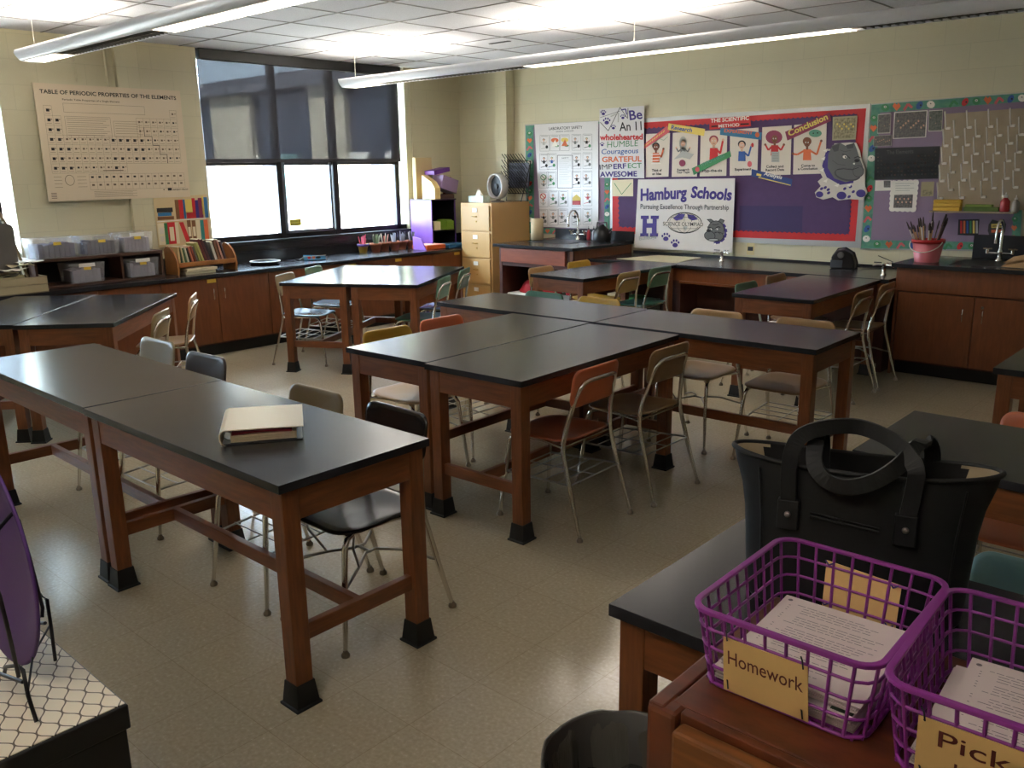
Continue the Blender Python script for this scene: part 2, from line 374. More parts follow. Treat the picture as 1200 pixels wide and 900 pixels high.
# ------------------------------------------------------------------ hanging lamps
lampwhite = mat('lamp_enamel', (232, 232, 238), 0.3, 0.0)
tubem = mat('lamp_tube', (255, 238, 205), 0.5, emit=7.0)
lensm = mat('lamp_lens', (255, 244, 222), 0.5, emit=3.6)
louv = mat('lamp_louvre', (120, 118, 112), 0.3, 0.8)
def lamp(yc, x0, x1, ups, downs, cables, label, pw=1.0):
    zc = 2.515
    t = thing('pendant_lamp', label, 'lamp', (x0, yc, zc))
    L = x1 - x0
    prof = [(-0.12, 0.055), (-0.128, 0.035), (-0.118, 0.012), (-0.098, -0.012), (-0.078, -0.022), (-0.070, -0.021), (-0.080, -0.006), (-0.11, 0.018), (-0.118, 0.038), (-0.112, 0.055)]
    for sg, nm in ((1, 'housing_side'), (-1, 'housing_side')):
        a = MB(); n = len(prof); xs = [0.0, L]
        vs = [Vector((x, sg * p[0], p[1])) for x in xs for p in prof]
        a.add(vs, [(i, (i + 1) % n, n + (i + 1) % n, n + i) for i in range(n)], 0, True); a.add(vs, [tuple(range(n)), tuple(range(2 * n - 1, n - 1, -1))], 0)
        a.build(nm, lampwhite, t)
    for xx, s in ((0, -1), (L, 1)):
        a = MB(); ring = []
        for i in range(9):
            th = -PI / 2 + PI * i / 8; ring.append((0.045 * math.cos(th), 0.126 * math.sin(th)))
        vs = []
        for (dx, dy) in ring:
            for z in (0.055, -0.02): vs.append(Vector((xx + s * dx, dy * (1 if z > 0 else 0.64), z)))
        fs = [(2 * i, 2 * i + 1, 2 * i + 3, 2 * i + 2) for i in range(8)] + [tuple(range(1, 18, 2)), tuple(range(0, 18, 2))]
        a.add(vs, fs, 0, True); a.build('end_cap', lampwhite, t)
    # louvre blades below, reflector between
    a = MB(); k = 0.03
    while k < L:
        if not any(s0 - x0 - 0.02 < k < s1 - x0 + 0.02 for s0, s1 in downs): a.box(k, k + 0.004, -0.070, 0.070, -0.02, 0.012)
        k += 0.05
    a.box(0, L, -0.003, 0.003, -0.019, 0.012)
    lv = a.build('louvre', louv, t)
    a = MB(); a.box(0, L, -0.06, 0.06, 0.03, 0.034); a.build('ballast_tray', lampwhite, t)
    for (s0, s1) in downs:
        a = MB(); a.box(s0 - x0, s1 - x0, -0.070, 0.070, -0.0225, -0.0195); a.build('lens', lensm, t)
    for (s0, s1) in ups:
        a = MB(); a.tube([(s0 - x0, -0.03, 0.02), (s1 - x0, -0.03, 0.02)], 0.008, 8); a.tube([(s0 - x0, 0.03, 0.02), (s1 - x0, 0.03, 0.02)], 0.008, 8); a.build('fluorescent_tube', tubem, t)
        for nm, z, rx, P in (('uplight', 0.06, PI, UP_W * pw),):
            ld = bpy.data.lights.new(nm, 'AREA'); ld.shape = 'RECTANGLE'; ld.size = s1 - s0; ld.size_y = 0.10; ld.energy = P * (s1 - s0) / 1.2; ld.color = (1, 0.90, 0.74)
            lo = bpy.data.objects.new(nm, ld); C.objects.link(lo); lo.parent = t; lo.location = ((s0 + s1) / 2 - x0, 0, z); lo.rotation_euler = (rx, 0, 0)
    for cx in cables:
        a = MB(); a.tube([(cx - x0, 0, 0.03), (cx - x0, 0, ZC - zc)], 0.0022, 6); a.lathe([(0.02, 0), (0.02, 0.008)], (cx - x0, 0, ZC - zc - 0.008), 12); a.build('cable', steel, t)
    return t
lamp(5.80, -7.42, 0.6, [(-7.3, -6.3), (-4.9, -3.5)], [(-7.38, -6.95), (-5.0, -2.3)], [-7.3, -3.95, -0.6], 'long white hanging lamp nearer the bulletin boards')
lamp(2.72, -7.22, 0.6, [(-7.15, -6.6), (-4.6, -3.6)], [(-7.18, -6.7), (-5.2, -3.7)], [-7.15, -3.9, -0.5], 'long white hanging lamp at the top left, over the nearer tables')
lamp(-0.38, -6.0, 0.9, [(-1.6, -0.4)], [(-1.25, -0.35)], [-3.9, -0.5], 'unseen long white hanging lamp added behind the camera to light the front of the room', 1.15)  # unseen lamp, added at the row's spacing to brighten the dark foreground
# ------------------------------------------------------------------ base cabinets and counters
XF = -7.40
def handle(parent, p, axis='z', L=0.1, out=(1, 0, 0)):
    p = Vector(p); o = Vector(out); d = Vector((0, 0, 1)) if axis == 'z' else Vector((0, 1, 0))
    a = MB(); a.tube([p - d * L / 2, p - d * L / 2 + o * 0.02, p - d * L / 2 * 0.8 + o * 0.028, p + d * L / 2 * 0.8 + o * 0.028, p + d * L / 2 + o * 0.02, p + d * L / 2], 0.004, 8)
    return a.build('handle', chrome, parent)
labm = mat('label_yellow', (214, 176, 62), 0.6)
cabs = [(1.41, 2.50), (2.50, 3.59), (3.59, 4.68), (4.68, 5.77), (5.77, 6.86), (6.86, 7.97)]
cl = ['wooden base cabinet at the left edge of the picture', 'wooden base cabinet under the dark shelf of clear bins', 'wooden base cabinet below the book rack, two handles in the middle', 'wooden base cabinet under the middle of the window counter', 'wooden base cabinet beneath the clay pots on the window counter', 'wooden base cabinet under the purple shelf beside the file cabinet']
for (y0, y1), lab in zip(cabs, cl):
    t = thing('base_cabinet', lab, 'cabinet', (-7.7, (y0 + y1) / 2, 0), 0, 'base cabinets under the window')
    yc = (y0 + y1) / 2; x0 = -0.34
    a = MB(); a.box(x0, XF + 7.7 - 0.02, y0 - yc, y1 - yc, 0.11, 0.738); a.build('body', darkwood, t)
    a = MB(); a.box(x0, XF + 7.7 - 0.075, y0 - yc, y1 - yc, 0, 0.11); a.build('kickplate', blackpaint, t)
    for s in (-1, 1):
        a = MB(); w_ = (y1 - y0) / 2
        ya, yb = (-w_ + 0.004, -0.002) if s < 0 else (0.002, w_ - 0.004)
        a.box(XF + 7.7 - 0.02, XF + 7.7, ya, yb, 0.125, 0.73); d = a.build('door', cabwood, t, bevel=0.002)
        handle(d, (XF + 7.7, s * 0.055, 0.585))
    if y0 > 3:
        a = MB(); yy = {3.59: 4.08, 5.77: 6.34, 6.86: 7.25, 4.68: 5.7}[y0] - yc; a.box(XF + 7.7, XF + 7.7005, yy - 0.045, yy + 0.045, 0.69, 0.722); a.build('paper_label', labm, t)
b = MB(); b.box(XW, XF + 0.03, 1.41, 7.98, 0.738, 0.77); wc = center(b.build('window_counter', epoxy, bevel=0.003)); tag(wc, 'long black counter top running under the windows', 'counter')
b = MB(); b.box(XW, XW + 0.02, 1.41, 7.98, 0.77, 0.87); b.box(XW, XW + 0.05, 1.41, 7.98, 0.868, 0.885); b.box(XW, XW + 0.015, W1[0] - 0.03, W1[1] + 0.05, 0.885, 0.955); b.box(XW, XW + 0.015, 1.41, W2[1], 0.885, 0.955); s_ = b.build('backsplash', epoxy, bevel=0.002); s_.parent = wc; s_.matrix_parent_inverse = wc.matrix_basis.inverted()

# left sink unit against the board wall
t = thing('sink_cabinet', 'tall wooden sink bench with an open kneehole beside the file cabinet', 'sink bench', (-5.92, 7.4, 0)); ox, oy = -5.92, 7.4
def P(name, x0, x1, y0, y1, z0, z1, m, par, bevel=0.0):
    a = MB(); a.box(x0 - ox, x1 - ox, y0 - oy, y1 - oy, z0, z1); return a.build(name, m, par, bevel=bevel)
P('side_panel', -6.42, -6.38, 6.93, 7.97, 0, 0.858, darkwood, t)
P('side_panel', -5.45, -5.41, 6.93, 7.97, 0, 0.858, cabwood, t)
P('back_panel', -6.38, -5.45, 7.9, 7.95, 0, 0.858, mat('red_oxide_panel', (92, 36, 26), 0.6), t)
P('drawer', -6.38, -5.5, 6.91, 6.935, 0.70, 0.85, cabred, t, 0.003)
P('apron', -6.42, -5.41, 6.935, 6.96, 0.66, 0.858, darkwood, t)
P('counter_slab', -6.47, -5.38, 6.88, 7.97, 0.858, 0.89, epoxy, t, 0.004)
P('backsplash', -6.47, -5.38, 7.95, 7.975, 0.89, 0.99, epoxy, t, 0.002)
sk = P('sink_basin', -6.3, -5.75, 7.25, 7.7, 0.885, 0.893, mat('sink_dark', (14, 14, 15), 0.35), t, 0.003)
def tap(par, x, y, z, sc=1.0):
    a = MB(); a.lathe([(0.03, 0), (0.03, 0.01), (0.018, 0.02), (0.014, 0.05), (0.02, 0.06), (0.02, 0.08), (0.012, 0.095), (0.011, 0.24)], (x, y, z), 14)
    pts = [(x, y, z + 0.2)] + [(x, y - 0.085 + 0.085 * math.cos(k * PI / 8), z + 0.24 + 0.085 * math.sin(k * PI / 8)) for k in range(9)] + [(x, y - 0.17, z + 0.17)]
    a.tube(pts, 0.01, 10); a.lathe([(0.013, 0), (0.013, 0.03)], (x, y - 0.17, z + 0.15), 10); body = a.build('tap_body', chrome, par)
    for s in (-1, 1):
        a = MB(); a.tube([(x, y, z + 0.06), (x + s * 0.09, y, z + 0.06)], 0.009, 8)
        a.lathe([(0.014, -0.02), (0.014, 0.02)], (x + s * 0.09, y, z + 0.075), 10); a.box(x + s * 0.09 - 0.032, x + s * 0.09 + 0.032, y - 0.006, y + 0.006, z + 0.09, z + 0.1); a.box(x + s * 0.09 - 0.006, x + s * 0.09 + 0.006, y - 0.032, y + 0.032, z + 0.09, z + 0.1)
        a.build('tap_handle', chrome, par)
ft = thing('faucet', 'chrome gooseneck lab faucet on the left sink bench, in front of the safety poster', 'faucet', (-6.02, 7.8, 0.89)); tap(ft, 0, 0, 0)
# low counter on the board wall
t = thing('lab_counter', 'long low black counter with kneeholes below the bulletin board', 'counter', (-3.9, 7.55, 0)); ox, oy = -3.9, 7.55
P('counter_slab', -5.38, -2.38, 7.13, 7.97, 0.738, 0.77, epoxy, t, 0.004)
P('apron', -5.36, -2.4, 7.16, 7.18, 0.62, 0.738, cabwood, t)
P('drawer', -5.3, -5.02, 7.145, 7.16, 0.635, 0.725, cabred, t, 0.002)
P('apron_rail', -4.3, -2.45, 7.135, 7.16, 0.60, 0.62, cabwood, t)
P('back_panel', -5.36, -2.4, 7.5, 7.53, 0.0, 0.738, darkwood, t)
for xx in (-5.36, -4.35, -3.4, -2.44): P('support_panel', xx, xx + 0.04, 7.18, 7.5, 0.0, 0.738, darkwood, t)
P('backsplash', -5.38, -2.38, 7.955, 7.975, 0.77, 0.79, epoxy, t)
# right sink cabinet
t = thing('sink_cabinet', 'wooden sink cabinet with two doors at the right, under the purple board', 'cabinet', (-1.4, 7.55, 0)); ox, oy = -1.4, 7.55
P('body', -2.33, -0.5, 7.22, 7.96, 0.11, 0.868, darkwood, t)
P('kickplate', -2.33, -0.5, 7.29, 7.9, 0, 0.11, blackpaint, t)
P('side_panel', -2.35, -2.33, 7.2, 7.96, 0.0, 0.868, cabwood, t)
P('front_panel', -2.33, -1.15, 7.19, 7.22, 0.685, 0.865, cabwood, t, 0.002)
P('front_panel', -1.145, -0.5, 7.19, 7.22, 0.685, 0.865, cabwood, t, 0.002)
for x0, x1, hx in ((-2.32, -1.76, -1.83), (-1.755, -1.155, -1.69), (-1.14, -0.5, -0.6)):
    d = P('door', x0, x1, 7.195, 7.22, 0.125, 0.675, cabwood, t, 0.002)
    a = MB(); p = Vector((hx - ox, 7.195 - oy, 0.53)); a.tube([p - Vector((0, 0, .05)), p + Vector((0, -.024, -.045)), p + Vector((0, -.026, .045)), p + Vector((0, 0, .05))], 0.004, 8); a.build('handle', chrome, d)
a = MB(); a.lathe([(0.011, 0), (0.011, 0.004)], (0, 0, 0), 12, M=Matrix.Translation((-1.70 - ox, 7.195 - oy, 0.60)) @ Matrix.Rotation(PI / 2, 4, 'X')); a.build('door_lock', chrome, t)
P('counter_slab', -2.38, -0.45, 7.15, 7.97, 0.868, 0.90, epoxy, t, 0.004)
P('backsplash', -2.0, -0.45, 7.93, 7.965, 0.90, 1.09, epoxy, t, 0.003)
P('sink_basin', -2.0, -1.3, 7.3, 7.75, 0.895, 0.903, MATS['sink_dark'], t, 0.003)
ft = thing('faucet', 'tall chrome faucet with cross handles on the right sink cabinet', 'faucet', (-1.76, 7.78, 0.90)); tap(ft, 0, 0, 0)

# file cabinet
filem = mat('file_cabinet_tan', (190, 150, 92), 0.45)
t = thing('file_cabinet', 'tan four drawer steel file cabinet in the corner', 'file cabinet', (-7.12, 7.65, 0)); ox, oy = -7.12, 7.65
P('body', -7.38, -6.88, 7.31, 7.97, 0, 1.295, filem, t, 0.006)
for k in range(4):
    z1 = 1.265 - k * 0.305; z0 = z1 - 0.285
    d = P('drawer', -7.355, -6.905, 7.292, 7.312, z0, z1, filem, t, 0.004)
    a = MB(); zc = z1 - 0.125; a.tube([(-7.16 - ox, 7.292 - oy, zc), (-7.16 - ox, 7.262 - oy, zc), (-7.10 - ox, 7.262 - oy, zc), (-7.10 - ox, 7.292 - oy, zc)], 0.005, 8); a.build('handle', mat('brass', (176, 140, 70), 0.3, 1.0), d)
    P('label_holder', -7.165, -7.095, 7.286, 7.292, z1 - 0.075, z1 - 0.03, white, d)
    a = MB(); a.lathe([(0.009, 0), (0.009, 0.006)], (0, 0, 0), 10, M=Matrix.Translation((-7.11 - ox, 7.292 - oy, z1 - 0.18)) @ Matrix.Rotation(PI / 2, 4, 'X')); a.build('drawer_latch', MATS['brass'], d)

# ------------------------------------------------------------------ lab tables
TW, TL, TH = 0.61, 1.365, 0.77
def make_table():
    """long side along x, origin under the middle"""
    t = thing('lab_table', '', 'table')
    a = MB(); a.box(-TL / 2 + 0.0015, TL / 2 - 0.0015, -TW / 2 + 0.0015, TW / 2 - 0.0015, TH - 0.028, TH); a.build('tabletop', epoxy, t, bevel=0.0015)
    lx, ly, h = TL / 2 - 0.05, TW / 2 - 0.05, 0.031
    for sx in (-1, 1):
        for sy in (-1, 1):
            a = MB(); a.box(sx * lx - h, sx * lx + h, sy * ly - h, sy * ly + h, 0.02, TH - 0.028); lg = a.build('leg', oak, t, bevel=0.003)
            a = MB(); o1, o2, o3 = 0.034, 0.042, 0.048
            zz = [(o3, 0), (o3, 0.008), (o2, 0.01), (o1, 0.085)]
            vs = [Vector((sx * lx + p * q[0], sy * ly + p * q[1], z)) for p, z in zz for q in ((-1, -1), (1, -1), (1, 1), (-1, 1))]
            fs = [(3, 2, 1, 0), (12, 13, 14, 15)] + [(i * 4 + k, i * 4 + (k + 1) % 4, (i + 1) * 4 + (k + 1) % 4, (i + 1) * 4 + k) for i in range(3) for k in range(4)]
            a.add(vs, fs); a.build('rubber_boot', rubber, lg)
    for s in (-1, 1):
        a = MB(); a.box(-lx, lx, s * (ly + 0.016) - 0.011, s * (ly + 0.016) + 0.011, TH - 0.135, TH - 0.028); a.build('apron', oakh, t, bevel=0.002)
        a = MB(); a.box(s * (lx + 0.016) - 0.011, s * (lx + 0.016) + 0.011, -ly, ly, TH - 0.135, TH - 0.028); a.build('apron', oakh, t, bevel=0.002)
        a = MB(); a.box(s * lx - 0.014, s * lx + 0.014, -ly, ly, 0.215, 0.27); a.build('stretcher', oakh, t, bevel=0.003)
    a = MB(); a.box(-lx, lx, -0.014, 0.014, 0.215, 0.27); a.build('stretcher', oakh, t, bevel=0.003)
    return t
tb = make_table(); first = True
def place_table(x, y, deg, label):
    """x, y: the corner; deg: direction of the long side; the table lies to its left"""
    global first
    o = tb if first else copy_tree(tb); first = False
    a = math.radians(deg); c, s = math.cos(a), math.sin(a)
    o.location = (x + TL / 2 * c - TW / 2 * s, y + TL / 2 * s + TW / 2 * c, 0); o.rotation_euler = (0, 0, a)
    o['label'] = label; o['group'] = 'black topped lab tables'
place_table(-3.498, 1.322, 0.1, 'black topped lab table carrying the white binder')
place_table(-4.873, 1.340, -0.5, 'black topped lab table joined to the left end of the binder table')
place_table(-3.045, 2.755, 91.6, 'black topped lab table whose near end is next to the yellow and orange chair backs')
place_table(-2.425, 2.745, 91.6, 'black topped lab table with the orange chair pulled up on its right side')
place_table(-4.446, 4.137, 0.6, 'black topped lab table behind the paired tables, toward the file cabinet')
place_table(-3.075, 4.151, 0.6, 'black topped lab table with two tan chair backs showing over its far edge')
place_table(-2.40, 5.74, 91.3, 'black topped lab table jutting from the low counter at the right')
place_table(-4.383, 5.755, 87.6, 'black topped lab table jutting from the low counter at the left, near the red bag')
place_table(-5.246, 4.684, 118.9, 'black topped lab table near the windows, on the side of the green chairs')
place_table(-5.785, 4.386, 118.9, 'black topped lab table near the windows, on the side of the blue seats')
place_table(-5.441, 2.311, 136.7, 'black topped lab table angled at the left, nearest the book rack')
place_table(-5.892, 1.885, 136.7, 'black topped lab table angled at the left edge of the picture')
place_table(-0.978, 1.375, 0.0, 'black topped lab table under the black tote bag')
place_table(-0.978, 2.722, 0.0, 'black topped lab table behind the tote bag with an orange chair on its far side')
place_table(-0.940, 4.275, 0.0, 'black topped lab table at the right edge in front of the sink cabinet')

# ------------------------------------------------------------------ chairs
def cm(name, col, rough=0.35): return mat('shell_' + name, col, rough, spec=0.5)
shells = dict(black=cm('black', (38, 31, 29), 0.2), grey=cm('grey', (76, 66, 62)), beige=cm('beige', (146, 130, 100)), tan=cm('tan', (168, 142, 92)), olive=cm('olive', (124, 106, 68)), yellow=cm('yellow', (176, 140, 48)),
    orange=cm('orange', (200, 108, 70)), brown=cm('brown', (142, 110, 74), 0.3), wood=cm('wood', (168, 132, 88), 0.3), green=cm('green', (96, 130, 108)), dgreen=cm('dgreen', (36, 84, 60)), teal=cm('teal', (72, 124, 108)), blue=cm('blue', (128, 170, 176)),
    slate=cm('slate', (112, 126, 138), 0.2), rust=cm('rust', (160, 84, 54), 0.3))
glide = mat('glide_chrome', (140, 128, 110), 0.3, 1.0)
def shell_part(name, parent, outline, f, th, m):
    n = len(outline); rings = [1.0, 0.93, 0.75, 0.5, 0.25]
    vs = []
    for side in (0, 1):
        for r in rings:
            for (x, y) in outline:
                vs.append(f(x * r, y * r, side * th + (0.3 * th if (r == 1.0 and side == 0) else (-0.3 * th if r == 1.0 else 0))))
        vs.append(f(0, 0, side * th))
    k = len(rings); blk = k * n + 1; fs = []
    for side in (0, 1):
        o = side * blk
        for i in range(k - 1):
            for j in range(n): fs.append((o + i * n + j, o + i * n + (j + 1) % n, o + (i + 1) * n + (j + 1) % n, o + (i + 1) * n + j))
        for j in range(n): fs.append((o + (k - 1) * n + j, o + (k - 1) * n + (j + 1) % n, o + k * n))
    for j in range(n): fs.append((j, (j + 1) % n, blk + (j + 1) % n, blk + j))
    a = MB(); a.add(vs, fs, 0, True); return a.build(name, m, parent)
def arc_path(p): return p
def make_chair(rack=True):
    """faces -y, origin on the floor under the seat"""
    t = thing('school_chair', '', 'chair')
    def sf(x, y, d):
        z = 0.448 + 0.35 * (y + 0.03) ** 2 * (1 if y > 0 else 0.3) - 0.10 * max(0, -y - 0.13) ** 1.2 - 0.5 * max(0, 0.19 - abs(x)) * 0.06
        return Vector((x, y - 0.03, z - d))
    shell_part('seat', t, rrect(0.385, 0.39, 0.09, 6), sf, 0.012, shells['tan'])
    def bf(x, y, d):
        return Vector((x, 0.175 + 0.02 + (y) * 0.16 - 0.45 * x * x + d - 0.01, 0.70 + y))
    shell_part('backrest', t, rrect(0.365, 0.18, 0.045, 6), bf, 0.014, shells['tan'])
    r = 0.0112
    for s in (-1, 1):
        a = MB(); a.tube([(s * 0.195, -0.25, 0.012), (s * 0.178, -0.225, 0.22), (s * 0.168, -0.205, 0.385), (s * 0.160, -0.188, 0.415), (s * 0.15, -0.15, 0.43), (s * 0.148, -0.05, 0.43)], r, 8, rs=[0.0075, r, r, r, r, r])
        l = a.build('leg', chrome, t); a = MB(); a.lathe([(0.015, 0), (0.0165, 0.005), (0.0155, 0.012), (0.009, 0.019), (0.0085, 0.026)], (s * 0.195, -0.25, 0), 12); a.build('foot_glide', glide, l)
        a = MB(); a.tube([(s * 0.215, 0.25, 0.012), (s * 0.205, 0.195, 0.2), (s * 0.196, 0.142, 0.40), (s * 0.19, 0.138, 0.45)], r, 8, rs=[0.0075, r, r, r])
        l = a.build('leg', chrome, t); a = MB(); a.lathe([(0.015, 0), (0.0165, 0.005), (0.0155, 0.012), (0.009, 0.019), (0.0085, 0.026)], (s * 0.215, 0.25, 0), 12); a.build('foot_glide', glide, l)
    pts = []
    L_ = [(0.19, 0.138, 0.45), (0.172, 0.153, 0.55), (0.150, 0.178, 0.66), (0.141, 0.194, 0.702), (0.122, 0.206, 0.727), (0.092, 0.209, 0.734)]
    pts = L_ + [(-x, y, z) for x, y, z in reversed(L_)]
    a = MB(); a.tube(pts, r, 8); a.build('back_frame', chrome, t)
    a = MB()
    for s in (-1, 1): a.tube([(s * 0.15, -0.19, 0.425), (s * 0.165, 0.0, 0.43), (s * 0.192, 0.145, 0.425)], 0.008, 8)
    a.tube([(-0.16, -0.16, 0.425), (0.16, -0.16, 0.425)], 0.007, 6); a.tube([(-0.19, 0.13, 0.425), (0.19, 0.13, 0.425)], 0.007, 6)
    a.build('seat_frame', chrome, t)
    if rack:
        a = MB(); z = 0.235; f0, r0 = -0.215, 0.185
        a.tube([(-0.178, f0, z), (0.178, f0, z)], 0.004, 6); a.tube([(-0.2, r0, z + 0.02), (0.2, r0, z + 0.02)], 0.004, 6)
        for s in (-1, 1): a.tube([(s * 0.178, f0, z), (s * 0.203, r0, z + 0.02)], 0.0055, 6)
        for yy in (-0.13, -0.05, 0.03, 0.11): a.tube([(-0.186 - (yy + 0.2) * 0.04, yy, z + 0.005 + (yy + 0.2) * 0.04), (0.186 + (yy + 0.2) * 0.04, yy, z + 0.005 + (yy + 0.2) * 0.04)], 0.0036, 6)
        a.tube([(0.0, f0, z), (0.0, r0, z + 0.02)], 0.0036, 6)
        a.build('book_rack', steel, t)
    else:
        a = MB()
        for s in (-1, 1): a.tube([(s * 0.178, -0.222, 0.24), (s * 0.12, -0.1, 0.262), (s * 0.05, -0.02, 0.27), (-s * 0.05, 0.03, 0.27), (-s * 0.12, 0.1, 0.262), (-s * 0.205, 0.19, 0.22)] if 0 else [(s * 0.178, -0.222, 0.24), (s * 0.10, -0.1, 0.262), (s * 0.035, -0.02, 0.27), (s * 0.035, 0.03, 0.27), (s * 0.10, 0.1, 0.262), (s * 0.205, 0.19, 0.22)], 0.006, 8)
        a.tube([(-0.04, 0.0, 0.27), (0.04, 0.0, 0.27)], 0.006, 6)
        for s in (-1, 1): a.tube([(s * 0.10, -0.10, 0.262), (s * 0.14, -0.15, 0.36), (s * 0.15, -0.15, 0.425)], 0.005, 6)
        a.build('cross_brace', steel, t)
    return t
chR, chB = make_chair(True), make_chair(False); used = {True: False, False: False}
def chair(x, y, deg, col, rack, label, seatcol=None, group='school chairs around the lab tables'):
    """x, y: where the top of the back stands; deg: direction the chair faces"""
    src = chR if rack else chB
    o = copy_tree(src) if used[rack] else src; used[rack] = True
    a = math.radians(deg + 90); c, s = math.cos(a), math.sin(a)
    o.location = (x + 0.20 * s, y - 0.20 * c, 0); o.rotation_euler = (0, 0, a)
    for ch in o.children:
        if ch.name.startswith(('seat', 'backrest')) and not ch.name.startswith('seat_frame'):
            m = shells[seatcol or col] if ch.name.startswith('seat') else shells[col]
            ch.material_slots[0].link = 'OBJECT'; ch.material_slots[0].material = m
    o['label'] = label; o['group'] = group
D = -90
CH = [(-2.48, 2.09, -91, 'black', False, 'dark brown plastic chair tucked under the near right end of the binder table'),
 (-2.97, 2.07, -89, 'olive', True, 'olive plastic chair tucked behind the middle of the binder table'),
 (-3.99, 2.14, -88, 'grey', True, 'grey plastic chair back showing behind the table left of the binder'),
 (-4.58, 2.18, -88, 'beige', True, 'beige plastic chair back behind the far left end of the joined front tables'),
 (-3.84, 3.17, 0, 'yellow', True, 'yellow backed chair tucked into the left side of the centre tables', 'wood'),
 (-3.87, 3.63, 0, 'orange', True, 'orange backed chair behind the yellow backed one, left side of the centre tables', 'grey'),
 (-2.31, 3.155, 182, 'orange', True, 'orange plastic chair pulled up to the right side of the centre tables', 'rust'),
 (-2.28, 3.74, 180, 'brown', True, 'brown plastic chair next to the orange one, right side of the centre tables'),
 (-4.06, 4.87, -90, 'dgreen', True, 'dark green chair back behind the cross table, nearest the red bag'),
 (-3.57, 4.88, -90, 'yellow', True, 'mustard chair back behind the middle of the cross tables'),
 (-2.65, 4.87, -90, 'wood', False, 'light brown plastic chair behind the cross tables, its seat showing under the top'),
 (-2.08, 4.89, -90, 'wood', True, 'light brown plastic chair behind the right end of the cross tables', 'brown'),
 (-5.17, 6.13, 0, 'wood', True, 'tan chair on the left side of the table near the red bag'),
 (-5.20, 6.74, 0, 'yellow', True, 'yellow chair on the left side of the table near the red bag'),
 (-4.27, 6.28, 182, 'tan', True, 'tan chair on the right side of the table near the red bag', 'tan'),
 (-4.26, 6.76, 180, 'green', True, 'green chair with teal seat on the right side of the table near the red bag', 'teal'),
 (-3.15, 6.20, 0, 'green', True, 'green chair on the left side of the table before the pencil sharpener'),
 (-3.19, 6.80, 0, 'brown', True, 'brown chair on the left side of the table before the pencil sharpener'),
 (-2.25, 6.28, 181, 'brown', True, 'brown chair on the right side of the table before the pencil sharpener, the nearer one'),
 (-2.26, 6.78, 182, 'brown', False, 'brown chair on the right side of that table beside the sink cabinet, the farther one')]
for c_ in CH: chair(c_[0], c_[1], c_[2], c_[3], c_[4], c_[5], c_[6] if len(c_) > 6 else None)
def along(P0, ang, d, n): a = math.radians(ang); return (P0[0] + d * math.cos(a) + n * math.sin(a), P0[1] + d * math.sin(a) - n * math.cos(a))
x, y = along((-6.318, 4.081), 118.9, 0.47, -0.19); chair(x, y, 29, 'beige', True, 'beige chair with shiny blue grey seat near the windows, the nearer one', 'slate')
x, y = along((-6.318, 4.081), 118.9, 1.05, -0.19); chair(x, y, 29, 'green', True, 'pale green chair with shiny seat near the windows, the farther one', 'slate')
x, y = along((-5.244, 4.684), 118.9, 0.40, 0.11); chair(x, y, 209, 'green', True, 'green chair on the right of the window tables, the nearer one', 'teal')
x, y = along((-5.244, 4.684), 118.9, 1.02, 0.11); chair(x, y, 209, 'green', False, 'green chair seen edge-on beside the file cabinet', 'slate')
x, y = along((-5.441, 2.311), 136.7, 0.33, 0.20); chair(x, y, 226.7, 'olive', True, 'dull olive chair tucked into the side of the angled left table')
x, y = along((-5.441, 2.311), 136.7, 1.10, 0.20); chair(x, y, 234, 'wood', True, 'tan chair seen edge-on in front of the base cabinets, at the angled left table')
chair(-0.28, 2.13, -90, 'blue', True, 'pale blue chair back just behind the tote bag table')
chair(-0.53, 3.47, -90, 'orange', True, 'orange chair back on the far side of the table behind the tote bag', 'orange')
# ------------------------------------------------------------------ drawings on the walls
# positions on the board wall: camera rays turn image pixels (x right, y down) into metres along the wall and above the floor
def wallconv(x, y, Y=7.98):
    d = _r * ((x - 600) / 1015.4) + _u * ((450 - y) / 1015.4) + _f
    k = Y / d.y; return (d.x * k, CAM_H + d.z * k)
def z6(X, Y_): return (600 + X / 4.5, 110 + Y_ / 4.5)  # coordinates in enlarged image crops, turned into image pixels
def z7(X, Y_): return (800 + X / 4.5, 110 + Y_ / 4.5)
def z8(X, Y_): return (960 + X / 4.09, 90 + Y_ / 4.09)
def art(z, Y=7.98):
    return Art((0, Y, 0), (1, 0, 0), (0, 0, 1), (0, -1, 0), conv=lambda a, b: wallconv(*z(a, b), Y))
purple = mat('purple_paper', (74, 46, 90), 0.7, noise=0.05); lav = mat('lavender_paper', (134, 114, 136), 0.75, noise=0.04, nscale=4)
red = mat('red_paper', (196, 34, 36), 0.6); ink = mat('ink_black', (28, 26, 28), 0.7); pur = mat('purple_ink', (58, 38, 118), 0.6)
tealp = mat('teal_border', (70, 130, 116), 0.7, col2=(96, 150, 120), nscale=30); blu = mat('blue_ink', (44, 84, 150), 0.6); grn = mat('green_ink', (60, 130, 80), 0.6)
orr = mat('orange_ink', (214, 104, 56), 0.6); yel = mat('yellow_ink', (222, 196, 96), 0.6); pink = mat('pink_ink', (206, 92, 96), 0.6); gr = mat('grey_ink', (112, 112, 108), 0.7)
bgr = mat('bulldog_grey', (98, 98, 96), 0.7); lgr = mat('light_grey_ink', (176, 174, 166), 0.7); skin1 = mat('skin_dark', (120, 72, 48), 0.7); skin2 = mat('skin_light', (214, 168, 140), 0.7)
maroon = mat('maroon_ink', (134, 44, 74), 0.6); alu = mat('aluminium_frame', (178, 176, 172), 0.4, 0.6); phd = mat('photo_dark', (44, 46, 52), 0.4, col2=(120, 112, 104), nscale=60)
phs = mat('photo_sepia', (92, 86, 58), 0.5, col2=(170, 158, 120), nscale=50); photog = mat('photo_green', (40, 56, 46), 0.4, col2=(110, 110, 100), nscale=60)
